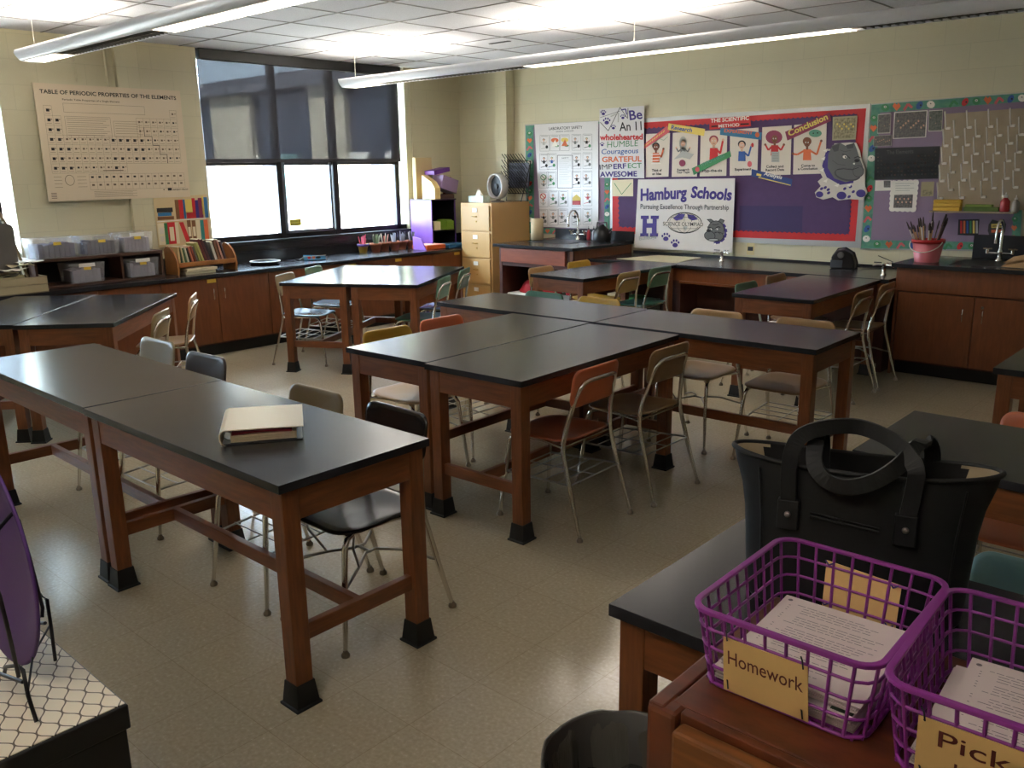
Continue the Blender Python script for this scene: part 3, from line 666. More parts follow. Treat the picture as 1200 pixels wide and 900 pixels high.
brd = mat('dark_wood_sign', (150, 60, 70), 0.6)
def scallop(x0, y0, x1, y1, n, depth):
    """points from p0 to p1 with small bumps to the left"""
    out = []; dx, dy = x1 - x0, y1 - y0; d = math.hypot(dx, dy); nx, ny = -dy / d, dx / d
    for i in range(n):
        for k in range(4):
            a = (i + k / 4) / n; out.append((x0 + dx * a + nx * depth * math.sin(PI * k / 4), y0 + dy * a + ny * depth * math.sin(PI * k / 4)))
    return out
def figure(a, cx, cy, s, skin, shirt, hair, lay=3, arms=((-1.1, 0.9), (1.1, 0.9)), legs=False):
    """small cartoon person, head at (cx, cy), s = head radius"""
    a.poly([(cx - s * 1.1, cy + s * 4.6), (cx - s * 0.95, cy + s * 1.7), (cx + s * 0.95, cy + s * 1.7), (cx + s * 1.1, cy + s * 4.6)], shirt, lay)
    for ex, ey in arms: a.line([(cx + (s * 0.8 if ex > 0 else -s * 0.8), cy + s * 2.1), (cx + ex * s * 1.6, cy + s * 3.1), (cx + ex * s * 2.3, cy + s * (3.1 - ey * 1.6))], s * 0.5, shirt, lay); a.ell(cx + ex * s * 2.35, cy + s * (3.0 - ey * 1.6), s * 0.35, s * 0.35, skin, lay + 1, 8)
    a.ell(cx, cy - s * 0.4, s * 1.15, s * 1.1, hair, lay); a.ell(cx, cy, s * 0.85, s * 1.1, skin, lay + 1)
    a.line([(cx, cy + s), (cx, cy + s * 1.8)], s * 0.6, skin, lay)
    for sg in (-1, 1): a.ell(cx + sg * s * 0.32, cy - s * 0.1, s * 0.17, s * 0.2, white, lay + 2, 8); a.ell(cx + sg * s * 0.32, cy - s * 0.08, s * 0.08, s * 0.1, ink, lay + 3, 6)
    a.line([(cx - s * 0.3, cy + s * 0.55), (cx + s * 0.3, cy + s * 0.55)], s * 0.1, ink, lay + 2)
def paw(a, cx, cy, s, m, lay=2, rot=0.0):
    a.ell(cx, cy + s * 0.3, s * 0.55, s * 0.45, m, lay)
    for k, (dx, dy) in enumerate(((-0.7, -0.25), (-0.28, -0.65), (0.28, -0.65), (0.7, -0.25))): a.ell(cx + dx * s, cy + dy * s, s * 0.2, s * 0.27, m, lay, 10)
def flower_band(a, p0, p1, n, sz, lay=3):
    ms = (grn, orr, pink, blu, white, tealp, grn, red)
    for i in range(n):
        t = (i + 0.5) / n; x, y = p0[0] + (p1[0] - p0[0]) * t, p0[1] + (p1[1] - p0[1]) * t; m = ms[i % 8]
        rr = random.Random(i * 7 + int(p0[0])); k = i % 4
        if k == 0: a.ell(x, y, sz, sz * 0.9, m, lay, 10); a.ell(x, y - sz * 0.2, sz * 0.35, sz * 0.3, white, lay + 1, 8); a.ell(x, y - sz * 0.2, sz * 0.16, sz * 0.16, ink, lay + 2, 6)
        elif k == 1: a.poly([(x, y + sz), (x - sz, y - sz * 0.2), (x - sz * 0.5, y - sz), (x, y - sz * 0.5), (x + sz * 0.5, y - sz), (x + sz, y - sz * 0.2)], m, lay)
        elif k == 2: a.line([(x - sz, y + sz), (x, y - sz * 0.5), (x + sz, y + sz * 0.4)], sz * 0.6, m, lay)
        else: a.ell(x, y, sz * 0.7, sz * 1.1, m, lay, 9, rot=0.6); a.ell(x + sz * 0.3, y, sz * 0.25, sz * 0.25, ink, lay + 1, 7)

# left purple board with the safety poster
a = art(z6, 7.985); fb = [(68, 162), (527, 138), (520, 752), (72, 738)]
a.slab(fb, alu, 0.012); a.poly([(72, 168), (522, 145), (515, 747), (76, 733)], tealp, 1); a.poly([(114, 175), (490, 155), (487, 718), (118, 705)], lav, 2)
flower_band(a, (93, 190), (96, 720), 14, 14); flower_band(a, (502, 460), (502, 730), 7, 13); flower_band(a, (130, 722), (480, 735), 9, 12)
lb = center(a.done('bulletin_board')); tag(lb, 'lavender bulletin board with teal border behind the laboratory safety poster', 'bulletin board')
a = art(z6, 7.965); a.slab([(118, 162), (455, 143), (455, 713), (150, 700)], mat('glossy_poster', (222, 218, 216), 0.25), 0.002)
a.text('LABORATORY SAFETY', 195, 191, 372, 183, 15, ink, 1, 0.01); a.text('GENERAL GUIDELINES', 232, 203, 326, 198, 7, ink, 1)
rr = random.Random(3)
for row in range(5):
    for col in range(5):
        if row in (1, 2) and col == 2: continue
        x = [148, 202, 254, 314, 372][col] - (row * 2 if col < 3 else -2) - (14 if (row in (1, 2) and col == 1) else 0); y = [218, 316, 412, 512, 610][row] - col * 1.5; wd, hh = 48, 84
        a.frame(x, y, x + wd, y + hh, 1.3, gr, 1); a.line([(x + 6, y + 6), (x + wd - 6, y + 6)], 2, gr, 1)
        m1, m2 = rr.choice([gr, gr, ink, lgr, gr, pink, grn, ink, blu]), rr.choice([gr, ink, gr, grn])
        if (row, col) in ((0, 1), (0, 2)): a.ell(x + 24, y + 28, 20, 12, orr if col == 1 else yel, 1, 12); a.ell(x + 34, y + 58, 12, 6, grn, 1, 10); a.poly([(x + 8, y + 60), (x + 26, y + 24), (x + 40, y + 60)], orr if col == 2 else white, 2)
        elif (row, col) == (3, 3): a.poly([(x + 3, y + 78), (x + 3, y + 40), (x + 24, y + 22), (x + 46, y + 40), (x + 46, y + 78)], yel, 1); a.poly([(x + 3, y + 78), (x + 3, y + 56), (x + 46, y + 56), (x + 46, y + 78)], pink, 2)
        elif (row, col) in ((3, 0), (2, 0)): a.ell(x + 22, y + 28, 16, 16, red if row == 3 else grn, 1, 14); a.ell(x + 22, y + 28, 12, 12, white, 2, 14); a.line([(x + 12, y + 18), (x + 32, y + 38)], 4, red if row == 3 else gr, 3); figure(a, x + 24, y + 52, 5, skin2, m1, ink)
        else:
            figure(a, x + 16 + rr.random() * 12, y + 26, 5.5, skin2, m1, m2); a.ell(x + 36, y + 62, 7, 9, m2, 1, 9); a.line([(x + 6, y + 72), (x + 30, y + 66)], 3, m1, 1)
a.frame(240, 324, 320, 496, 2.5, ink, 1)
for k in range(14): a.line([(250, 350 + k * 9.5), (310 - (k % 3) * 8, 349 + k * 9.5)], 1.6, lgr, 1)
a.text('SAFETY', 262, 342, 300, 341, 7, ink, 1)
tag(center(a.done('safety_poster')), 'white laboratory safety poster with rows of small cartoons', 'poster')

# red and purple board
a = art(z6, 7.982)
B0 = [(705, 125), (1895, 54)]
def w7(X, Y_): return (X + 900, Y_)
a.slab([(522, 140), (700, 128), (1891, 51), (1838, 813), (522, 752)], alu, 0.014)
bb = center(a.done('bulletin_board')); tag(bb, 'wide bulletin board with purple paper and scalloped red border', 'bulletin board')
def board_part(name, draw, Y=7.9815):
    a = art(z6, Y); draw(a); o = a.done(name); o.parent = bb; o.matrix_parent_inverse = bb.matrix_basis.inverted(); return o
outer = [(528, 162), (1868, 76), (1810, 778), (530, 735)]
board_part('red_border', lambda a: a.poly(outer, red, 1))
inner = scallop(700, 178, 1826, 100, 46, 7) + scallop(1826, 100, 1782, 745, 26, 7) + scallop(1782, 745, 560, 706, 48, 7) + scallop(560, 706, 552, 190, 20, 7)
board_part('purple_backing', lambda a: (a.poly(inner, purple, 2), a.poly([(1200, 590), (1535, 592), (1530, 725), (1200, 712)], mat('purple_sheet', (52, 34, 84), 0.6), 3), a.poly([(527, 455), (640, 450), (640, 540), (530, 540)], cream, 3), a.line([(540, 470), (580, 530), (630, 470)], 3, grn, 4)))
def wob(pts): return pts
def sheet(name, label, corners, draw=None, m=white, Y=7.972, cat='poster', th=0.001, z=z6, group=None):
    a = art(z, Y); a.slab(corners, m, th)
    if draw: draw(a)
    return tag(center(a.done(name)), label, cat, group)
cards = 'cartoon cards on the red bordered board'
cd = mat('card_cream', (216, 204, 188), 0.5)
def c1(a): figure(a, 760, 282, 17, skin1, orr, ink, arms=((1.0, 1.6),)); [a.line([(736, y), (785, y - 2)], 4, white, 5) for y in (320, 336, 352, 368)]; a.line([(775, 235), (800, 245), (822, 225)], 1.5, grn, 2); a.text('Think of', 738, 410, 790, 409, 13, ink, 1, 0.03); a.text('an Idea', 740, 428, 788, 427, 13, ink, 1, 0.03)
sheet('method_card', 'cartoon card with a dark haired child in orange stripes, reading Think of an Idea', [(706, 212), (833, 206), (825, 436), (706, 440)], c1, cd, group=cards)
def c2(a): a.ell(903, 260, 20, 36, lgr, 3); figure(a, 903, 262, 14, skin2, gr, lgr); a.poly([(855, 345), (900, 300), (962, 318), (940, 345), (900, 335)], lgr, 6); a.ell(900, 365, 17, 18, maroon, 6); a.text('Research', 872, 407, 935, 404, 12, ink, 1, 0.03); a.text('Your Topic', 868, 420, 938, 418, 12, ink, 1, 0.03)
sheet('method_card', 'cartoon card with a grey haired reader holding a book, reading Research Your Topic', [(848, 206), (982, 196), (975, 436), (842, 438)], c2, cd, group=cards)
def c3(a): figure(a, 1065, 250, 21, skin2, red, brd, arms=((1.0, 2.1),)); a.text('Hyp-the-sis', 1005, 412, 1108, 410, 14, ink, 1, 0.03)
sheet('method_card', 'cartoon card with a man in a red shirt, reading Hyp-the-sis', [(995, 196), (1135, 190), (1130, 432), (990, 435)], c3, cd, group=cards)
def c4(a): figure(a, 1213, 272, 18, skin2, blu, ink, arms=((1.2, 1.9),)); a.ell(1254, 370, 12, 16, pink, 3); a.ell(1270, 270, 7, 12, red, 6); a.text('Experiment', 1176, 405, 1262, 402, 13, ink, 1, 0.03)
sheet('method_card', 'cartoon card with a man in blue raising a test tube, reading Experiment', [(1150, 190), (1300, 178), (1293, 428), (1148, 432)], c4, cd, group=cards)
def c5(a): a.ell(1382, 228, 44, 36, maroon, 2); figure(a, 1386, 238, 19, skin1, red, maroon); a.rect(1370, 305, 1412, 360, lgr, 7); [a.line([(1375, 312 + 7 * k), (1407, 312 + 7 * k)], 1.5, gr, 8) for k in range(7)]; a.text('Collect and', 1341, 390, 1432, 388, 13, ink, 1, 0.03); a.text('Record Data', 1338, 408, 1436, 405, 13, ink, 1, 0.03)
sheet('method_card', 'cartoon card with curly haired child holding a sheet, reading Collect and Record Data', [(1320, 176), (1475, 166), (1468, 426), (1312, 430)], c5, cd, group=cards)
def c6(a): figure(a, 1557, 258, 20, skin1, orr, skin1, arms=((1.6, 2.2), (-1.6, 0.1))); a.ell(1600, 208, 34, 20, tealp, 2); a.ell(1590, 208, 4, 4, ink, 3, 8); a.ell(1612, 206, 4, 4, ink, 3, 8); a.text('Come to', 1525, 385, 1598, 383, 13, ink, 1, 0.03); a.text('a Conclusion', 1508, 402, 1612, 399, 13, ink, 1, 0.03)
sheet('method_card', 'cartoon card with a child pointing up at a green cloud, reading Come to a Conclusion', [(1488, 164), (1660, 150), (1652, 420), (1482, 425)], c6, cd, group=cards)
def banner(label, pts, m, txt, base, h, tm, Y=7.965, extra=None, bold=0.02, lean=0.15):
    def d(a):
        if txt: a.text(txt, *base, h, tm, 2, bold, lean)
        if extra: extra(a)
    sheet('title_strip', label, pts, d, m, Y, 'sign', group='title strips pinned over the cards')
banner('red diagonal strip over the upper left corner of the purple board', [(663, 292), (672, 307), (832, 200), (818, 168)], pink, None, None, 0, None, extra=lambda a: [a.line([(690 + k * 12, 285 - k * 9), (697 + k * 12, 273 - k * 9)], 4, yel, 2) for k in range(10)])
banner('yellow and white title strip reading Research', [(826, 155), (1018, 185), (1012, 222), (820, 190)], yel, 'Research', (838, 186, 948, 202), 22, blu)
banner('red title sign reading THE SCIENTIFIC METHOD', [(1040, 132), (1256, 115), (1260, 170), (1042, 188)], red, 'THE SCIENTIFIC', (1048, 152, 1250, 136), 20, white, extra=lambda a: (a.text('METHOD', 1090, 178, 1200, 170, 16, white, 2, 0.02), a.line([(1052, 172), (1085, 170)], 8, ink, 2), a.line([(1205, 160), (1250, 158)], 8, ink, 2)))
banner('blue title strip reading EXPERIMENT', [(1100, 178), (1318, 204), (1312, 242), (1096, 216)], mat('strip_blue', (40, 110, 150), 0.5), 'EXPERIMENT', (1118, 202, 1268, 214), 17, orr, extra=lambda a: a.ell(1294, 216, 12, 14, orr, 2, 8))
banner('green diagonal title strip over the man in the red shirt', [(948, 392), (1150, 300), (1156, 330), (958, 428)], grn, 'HYPOTHESIS', (1000, 384, 1122, 330), 16, tealp, extra=lambda a: a.ell(978, 398, 12, 14, pink, 2, 8))
banner('maroon title strip reading Conclusion', [(1440, 200), (1676, 98), (1684, 142), (1452, 246)], maroon, 'Conclusion', (1462, 224, 1668, 132), 30, yel, bold=0.03)
banner('dark blue title strip reading Analysis', [(1264, 396), (1478, 450), (1474, 488), (1262, 434)], mat('strip_navy', (34, 60, 120), 0.5), 'Analysis', (1328, 428, 1422, 450), 20, white, extra=lambda a: (a.line([(1290, 424), (1315, 430)], 12, yel, 2), a.line([(1300, 440), (1470, 482)], 5, yel, 2)))
sheet('class_photo', 'sepia class photograph at the upper right of the purple board', [(1692, 122), (1822, 115), (1812, 240), (1688, 246)], lambda a: (a.poly([(1700, 130), (1814, 124), (1806, 232), (1696, 238)], phs, 1), [a.ell(1716 + 12 * k, 160 + (k % 3) * 12, 5, 6, yel, 2, 7) for k in range(8)]), m=mat('photo_border', (160, 152, 118), 0.5), cat='photograph')
# motivation poster
def be(a):
    for cx, cy, s in ((482, 100, 17), (500, 145, 22), (535, 176, 15), (585, 122, 15)): paw(a, cx, cy, s, pur, 1)
    a.line([(466, 150), (508, 195), (570, 72), (610, 130), (612, 76)], 3, ink, 1); a.line([(466, 125), (570, 90)], 2, ink, 1); a.line([(520, 120), (562, 100), (560, 150)], 6, lgr, 1); a.line([(575, 85), (600, 80), (605, 110)], 6, pur, 1)
    a.text('Be', 622, 138, 690, 130, 50, pur, 2, 0.02); a.text('An 11', 568, 196, 685, 190, 46, ink, 2, 0.012)
    a.text('wholehearted', 464, 244, 690, 240, 30, red, 2, 0.035); a.text('HUMBLE', 502, 283, 664, 275, 32, grn, 2, 0.0, 0.15); paw(a, 476, 266, 13, pur, 2)
    a.text('Courageous', 472, 318, 666, 312, 27, blu, 2, 0.01, 0.15); a.text('GRATEFUL', 476, 360, 684, 356, 28, orr, 2, 0.025)
    a.text('IMP', 464, 400, 530, 396, 27, ink, 2, 0.0); a.text('ERF', 536, 396, 604, 393, 27, pur, 2, 0.02); a.text('ECT', 612, 392, 684, 390, 26, grn, 2, 0.01); a.text('AWESOME', 464, 438, 660, 434, 27, pur, 2, 0.03)
sheet('hand_lettered_poster', 'white hand lettered poster reading Be An 11 wholehearted humble courageous', [(461, 80), (696, 62), (697, 445), (462, 442)], be, mat('poster_white', (214, 210, 210), 0.45), 7.955)
# school banner, hanging out to the counter
def bulldog(a, cx, cy, s, lay=2):
    """bulldog head looking left, collar with spikes at the right and below"""
    P_ = lambda pts: [(cx + s * x, cy + s * y) for x, y in pts]
    a.line(P_([(0.55, -0.72), (0.86, -0.3), (0.92, 0.15), (0.78, 0.62), (0.42, 0.95), (-0.1, 1.05)]), s * 0.24, pur, lay)
    for x, y in ((0.66, -0.66), (0.95, -0.25), (1.02, 0.18), (0.88, 0.66), (0.5, 1.02), (0.0, 1.12)): a.ell(cx + s * x, cy + s * y, s * 0.085, s * 0.085, white, lay + 1, 8)
    for pts in (((-0.35, -0.62), (-0.72, -0.98), (-0.35, -1.02), (-0.02, -0.8)), ((0.25, -0.8), (0.45, -1.05), (0.82, -0.9), (0.62, -0.45))):
        a.poly(P_(pts), ink, lay + 1); m = (sum(p[0] for p in pts) / 4, sum(p[1] for p in pts) / 4); a.poly(P_([(m[0] + (x - m[0]) * 0.72, m[1] + (y - m[1]) * 0.72) for x, y in pts]), bgr, lay + 2)
    def blob(x, y, rx, ry, m=bgr, l=3, rot=0): a.ell(cx + s * x, cy + s * y, s * (rx + 0.05), s * (ry + 0.05), ink, lay + l, 20, rot=rot); a.ell(cx + s * x, cy + s * y, s * rx, s * ry, m, lay + l + 1, 20, rot=rot)
    blob(0.08, -0.05, 0.68, 0.78); blob(0.22, 0.5, 0.5, 0.36, bgr, 5, -0.2); blob(-0.42, 0.42, 0.44, 0.36, bgr, 7, 0.25)
    a.ell(cx - s * 0.1, cy + s * 0.76, s * 0.5, s * 0.14, ink, lay + 9, 14); a.ell(cx - s * 0.1, cy + s * 0.76, s * 0.42, s * 0.08, lgr, lay + 10, 14)
    a.ell(cx - s * 0.5, cy - s * 0.02, s * 0.2, s * 0.13, ink, lay + 9, 12)
    a.line(P_([(-0.62, -0.34), (-0.3, -0.26), (-0.08, -0.14)]), s * 0.07, ink, lay + 9); a.line(P_([(0.02, -0.2), (0.3, -0.36), (0.5, -0.3)]), s * 0.07, ink, lay + 9)
    for ex in (-0.32, 0.2): a.ell(cx + s * ex, cy - s * 0.14, s * 0.1, s * 0.07, white, lay + 9, 10); a.ell(cx + s * (ex - 0.02), cy - s * 0.13, s * 0.04, s * 0.05, ink, lay + 10, 8)
    a.line(P_([(-0.2, -0.55), (0.1, -0.5), (0.35, -0.6)]), s * 0.045, ink, lay + 9); a.line(P_([(0.0, 0.1), (0.3, 0.12), (0.5, 0.28)]), s * 0.045, ink, lay + 9)
def hb(a):
    def zz(X, Y_): return (X, Y_)
    a.text('Hamburg', 678, 562, 922, 548, 60, pur, 2, 0.04, 0.1); a.text('Schools', 942, 545, 1157, 560, 58, pur, 2, 0.04, 0.1)
    a.text('Pursuing Excellence Through Partnership', 678, 606, 1144, 611, 26, ink, 2, 0.008)
    # block H with shadow
    for dx, m, l in ((0, pur, 2),):
        for p in ([(680, 642), (722, 642), (722, 660), (712, 660), (712, 682), (742, 682), (742, 660), (732, 660), (732, 642), (776, 642), (774, 660), (764, 660), (762, 735), (772, 735), (770, 752), (728, 752), (728, 735), (738, 735), (738, 706), (710, 706), (710, 735), (720, 735), (720, 752), (676, 752), (677, 735), (688, 735), (690, 660), (680, 660)],): a.poly(p, m, l)
    a.text('Bulldogs', 672, 772, 762, 762, 20, lgr, 3, 0.02)
    a.ell(910, 680, 92, 56, ink, 2, 28); a.ell(910, 680, 88, 52, cd, 3, 28)
    a.poly([(850, 655), (880, 632), (915, 634), (900, 662), (866, 668)], pur, 4); a.poly([(925, 634), (960, 640), (982, 662), (950, 668), (930, 656)], pur, 4); a.poly([(902, 690), (930, 692), (918, 722), (906, 712)], lgr, 4)
    for k in (-2, -1, 0, 1, 2): a.line([(910 + k * 40 * math.cos(t), 680 + 52 * math.sin(t)) for t in [-PI / 2 + PI * q / 8 for q in range(9)]], 1.6, ink, 5)
    for yy in (650, 710): a.line([(828 + abs(yy - 680) * 0.3, yy), (992 - abs(yy - 680) * 0.3, yy)], 1.6, ink, 5)
    a.line([(800, 684), (1008, 688)], 24, cd, 6); a.text('SCIENCE OLYMPIAD', 798, 694, 1010, 698, 20, ink, 7, 0.005)
    paw(a, 812, 756, 26, pur, 2); paw(a, 861, 790, 26, pur, 2)
    bulldog(a, 1072, 722, 62, 3)
def banner_sheet():
    a = art(z6, 7.935); a.slab([(665, 452), (1176, 445), (1162, 838), (646, 812)], mat('banner_white', (216, 208, 200), 0.35), 0.001); hb(a); return tag(center(a.done('school_banner')), 'white banner reading Hamburg Schools Pursuing Excellence Through Partnership', 'banner')
banner_sheet()
# bulldog cut-out over the board's right end
def bdog(a):
    out = [(1698 - 0, 520), (1712, 480), (1700 + 20, 420), (1625 + 0, 380)]
bd = art(z7, 7.955)
shape = [(697, 520), (728, 486), (712, 462), (738, 440), (716, 400), (740, 392), (724, 350), (750, 320), (760, 290), (788, 292), (800, 262), (880, 256), (915, 258), (935, 300), (944, 350), (966, 400), (960, 480), (975, 520), (950, 560), (880, 555), (820, 562), (790, 545), (740, 558), (705, 545)]
bd.slab(shape, mat('cutout_white', (206, 198, 184), 0.55), 0.004)
bd.poly([(757, 300), (735, 380), (760, 440), (830, 480), (900, 470), (905, 440), (800, 300)], pur, 1)
bd.poly([(790, 270), (830, 258), (860, 274), (905, 258), (918, 290), (934, 340), (950, 380), (952, 420), (925, 448), (860, 466), (800, 446), (765, 390), (768, 320)], bgr, 2)
bd.poly([(862, 270), (905, 260), (900, 285), (870, 290)], mat('bulldog_dark', (70, 70, 70), 0.7), 3)
bgd = MATS['bulldog_dark']
bd.poly([(785, 278), (828, 262), (822, 300), (800, 306)], bgd, 3); bd.ell(870, 425, 70, 34, bgd, 3, 22, rot=0.15); bd.ell(872, 422, 64, 29, bgr, 4, 22, rot=0.15); bd.ell(928, 408, 30, 32, bgd, 5, 18); bd.ell(927, 408, 26, 28, bgr, 6, 18)
bd.line([(842, 318), (862, 322), (884, 340)], 4, ink, 3); bd.line([(905, 338), (925, 330), (940, 338)], 4, ink, 3); bd.line([(790, 350), (822, 372), (860, 376)], 2.5, bgd, 7); bd.line([(830, 295), (855, 305), (890, 298)], 2.5, bgd, 7); bd.line([(815, 400), (850, 395), (895, 400), (930, 388)], 3, ink, 7)
bd.ell(856, 332, 11, 9, white, 4, 10); bd.ell(860, 333, 4, 5, ink, 5, 8); bd.ell(920, 352, 14, 9, ink, 4, 10); bd.ell(905, 368, 6, 5, white, 4, 6)
for p in ((752, 292), (740, 335), (733, 395), (752, 452), (812, 476), (876, 474)): bd.poly([(p[0] - 12, p[1] + 8), (p[0] + 14, p[1] - 4), (p[0] + 8, p[1] + 16)], white, 4)
for cx, cy, s in ((722, 530, 20), (838, 536, 26), (940, 525, 26)): bd.ell(cx, cy, s, s * 0.8, pur, 1, 14)
for p in ((733, 500), (752, 494), (768, 505), (770, 522), (855, 500), (885, 490), (900, 516), (878, 542)): bd.ell(*p, 10, 7, pur, 1, 9, rot=-0.6)
tag(center(bd.done('bulldog_cutout')), 'large grey bulldog head cut-out with purple paws at the right end of the board', 'cut-out')

# right purple board
a = art(z8, 7.985)
a.slab([(250, 130), (1010, 72), (962, 838), (196, 828)], alu, 0.012)
a.poly([(252, 134), (1008, 76), (960, 830), (200, 822)], tealp, 1); a.poly([(292, 172), (985, 118), (920, 795), (248, 782)], lav, 2)
flower_band(a, (290, 150), (1000, 100), 13, 20); flower_band(a, (265, 175), (225, 800), 13, 18); flower_band(a, (250, 803), (930, 815), 12, 18); flower_band(a, (940, 660), (930, 790), 3, 15)
tag(center(a.done('bulletin_board')), 'lavender bulletin board with teal flowered border at the right', 'bulletin board')
def ph(name, label, pts, m, inset=0.06, dots=0, cat='photograph', Y=7.975, draw=None, edge=white):
    a = art(z8, Y); a.slab(pts, edge, 0.001); cx = sum(p[0] for p in pts) / 4; cy = sum(p[1] for p in pts) / 4
    a.poly([(cx + (x - cx) * (1 - inset), cy + (y - cy) * (1 - inset)) for x, y in pts], m, 1)
    rr = random.Random(5); x0, x1 = pts[0][0], pts[1][0]; y0, y1 = pts[0][1], pts[2][1]
    for k in range(dots):
        x = x0 + (x1 - x0) * (0.12 + 0.76 * k / max(1, dots - 1)); y = y0 + (y1 - y0) * (0.35 + 0.35 * ((k * 3) % 4) / 4); a.ell(x, y, (x1 - x0) * 0.028, (x1 - x0) * 0.034, skin2, 2, 8); a.ell(x, y + (x1 - x0) * 0.09, (x1 - x0) * 0.045, (x1 - x0) * 0.06, phd, 2, 8)
    if draw: draw(a)
    tag(center(a.done(name)), label, cat)
ph('group_photo', 'small photograph of two people at the top left of the right board', [(282, 180), (345, 175), (340, 270), (278, 272)], phd, dots=3)
ph('group_photo', 'large group photograph at the top of the right board', [(360, 170), (520, 160), (512, 290), (352, 298)], phd, dots=11)
ph('group_photo', 'small photograph with green shirts left of the peg board', [(526, 162), (593, 158), (588, 260), (522, 262)], photog, dots=3)
ph('group_photo', 'tiny dark group photograph below the small top left photograph', [(262, 284), (348, 278), (346, 330), (260, 334)], phd, 0.03, dots=8)
def elem(a):
    a.text('The Elements', 325, 372, 452, 366, 20, gr, 2, 0.0)
    for r in range(7):
        for c in range(18):
            if (r == 0 and 0 < c < 17) or (r in (1, 2) and 1 < c < 12): continue
            x, y = 276 + c * 16.2, 362 + r * 17.5 - c * 0.5; a.ell(x + 6, y + 6, 5.5, 4.5, (gr, lgr, skin2)[(r * 5 + c) % 3], 1, 6)
ph('element_poster', 'black poster titled The Elements with rows of tiny pictures', [(268, 342), (580, 332), (570, 488), (263, 494)], mat('poster_black', (18, 18, 20), 0.35), 0.0, cat='poster', draw=elem)
ph('pinned_note', 'small white note below the element poster', [(270, 497), (347, 495), (342, 545), (267, 547)], white, 0, cat='note', draw=lambda a: a.rect(310, 498, 342, 530, phd, 2))
def award(a):
    a.poly([(360, 566), (450, 564), (446, 628), (356, 628)], phd, 2); [a.ell(368 + 10 * k, 585 + (k % 2) * 16, 4, 5, skin2, 3, 6) for k in range(8)]
    for k in range(4): a.line([(366, 512 + k * 11), (455 - (k % 2) * 20, 511 + k * 11)], 1.5, gr, 2)
a = art(z8, 7.974); a.slab(scallop(345, 500, 475, 496, 5, -4) + scallop(475, 496, 460, 645, 6, -4) + scallop(460, 645, 338, 642, 5, -4) + scallop(338, 642, 345, 500, 6, -4), white, 0.001); award(a); tag(center(a.done('award_certificate')), 'white wavy edged certificate with a dark group photo', 'certificate')
ph('pinned_note', 'small tan note with a picture beside the wavy certificate', [(490, 504), (552, 502), (546, 572), (486, 574)], mat('note_tan', (160, 148, 112), 0.6), 0, cat='note', draw=lambda a: a.rect(494, 542, 542, 570, phs, 2), edge=mat('note_edge', (170, 160, 130), 0.6))
def supplies(a):
    for k, m in enumerate((red, orr, blu, grn, yel, lgr)): a.rect(676 + k * 15, 690, 686 + k * 15, 750, m, 2)
ph('picture_card', 'small black card with colourful bottles beside the tall faucet', [(668, 684), (768, 682), (762, 762), (664, 758)], mat('card_black', (24, 22, 26), 0.4), 0, cat='sign', draw=supplies, edge=MATS['card_black'])
a = art(z8, 7.975); a.slab([(812, 708), (830, 684), (858, 692), (884, 682), (896, 708), (890, 745), (862, 770), (840, 760), (818, 768), (808, 738)], MATS['card_black'], 0.001); a.line([(825, 715), (885, 712)], 20, yel, 1); a.line([(825, 740), (885, 738)], 14, orr, 1); a.text('POWER', 828, 722, 880, 720, 10, ink, 2, 0.02) if 0 else a.line([(830, 716), (880, 714)], 4, ink, 2)
tag(center(a.done('burst_sign')), 'small black star shaped sign with yellow lettering right of the tall faucet', 'sign')
# peg board
pg = thing('peg_board', 'beige drying peg board with white pegs over the right sink', 'peg board', (-2.0, 7.96, 1.29))
a = art(z8, 7.955); a.slab([(603, 178), (1012, 148), (985, 640), (560, 618)], mat('pegboard_beige', (164, 146, 120), 0.6, noise=0.1, nscale=8), 0.02)
pn = a.done('panel', pg); pn.matrix_parent_inverse = pg.matrix_basis.inverted()
sm_ = art(z8, 7.93)
def peg_at(X, Y_):
    u, v = wallconv(*z8(X, Y_), 7.95); p = Vector((u + 2.0, 7.95 - 7.96, v - 1.29)); b = MB()
    b.tube([p, p + Vector((0.0, -0.035, 0.01)), p + Vector((-0.004, -0.085, 0.13))], 0.006, 6); b.box(p.x - 0.004, p.x + 0.03, p.y - 0.02, p.y, p.z - 0.012, p.z + 0.008); b.lathe([(0.014, -0.004), (0.014, 0.004)], p + Vector((0, -0.004, 0)), 8); return b.build('peg', white, pg)
for r in range(9):
    n0 = 4 if r % 2 == 0 else 4
    for c in range(4):
        X = 612 + c * 103 + (46 if r % 2 else 0) - r * 4.5; Y_ = 246 + r * 42 - c * 4
        if X < 985 and Y_ < 590: peg_at(X, Y_)
u0, v0 = wallconv(*z8(545, 640), 7.9); u1, v1 = wallconv(*z8(945, 642), 7.9)
b = MB(); b.box(u0 + 2.0, u1 + 2.0, -0.16, -0.02, v0 - 1.29 - 0.012, v0 - 1.29); b.build('drip_ledge', MATS['pegboard_beige'], pg, bevel=0.003)
zl = v0 + 0.0005
for k in range(3):
    b = MB(); b.box(-0.105, 0.105, -0.035, 0.035, 0, 0.03); o = b.build('sponge', mat('sponge_yellow', (206, 164, 60), 0.8), loc=(u0 + 0.12, 7.87 - 0.0 * k, zl + 0.0305 * k), rotz=0.05 * k, bevel=0.006)
    tag(o, 'yellow sponge pack on the peg board ledge, %s of the pile' % ('bottom', 'middle', 'top')[k], 'sponge', 'yellow sponges on the ledge')
b = MB(); b.box(-0.13, 0.13, -0.03, 0.03, 0, 0.035); tag(b.build('sponge', mat('sponge_green', (84, 104, 44), 0.8), loc=(u0 + 0.38, 7.87, zl), bevel=0.006), 'flat green sponge on the peg board ledge', 'sponge')
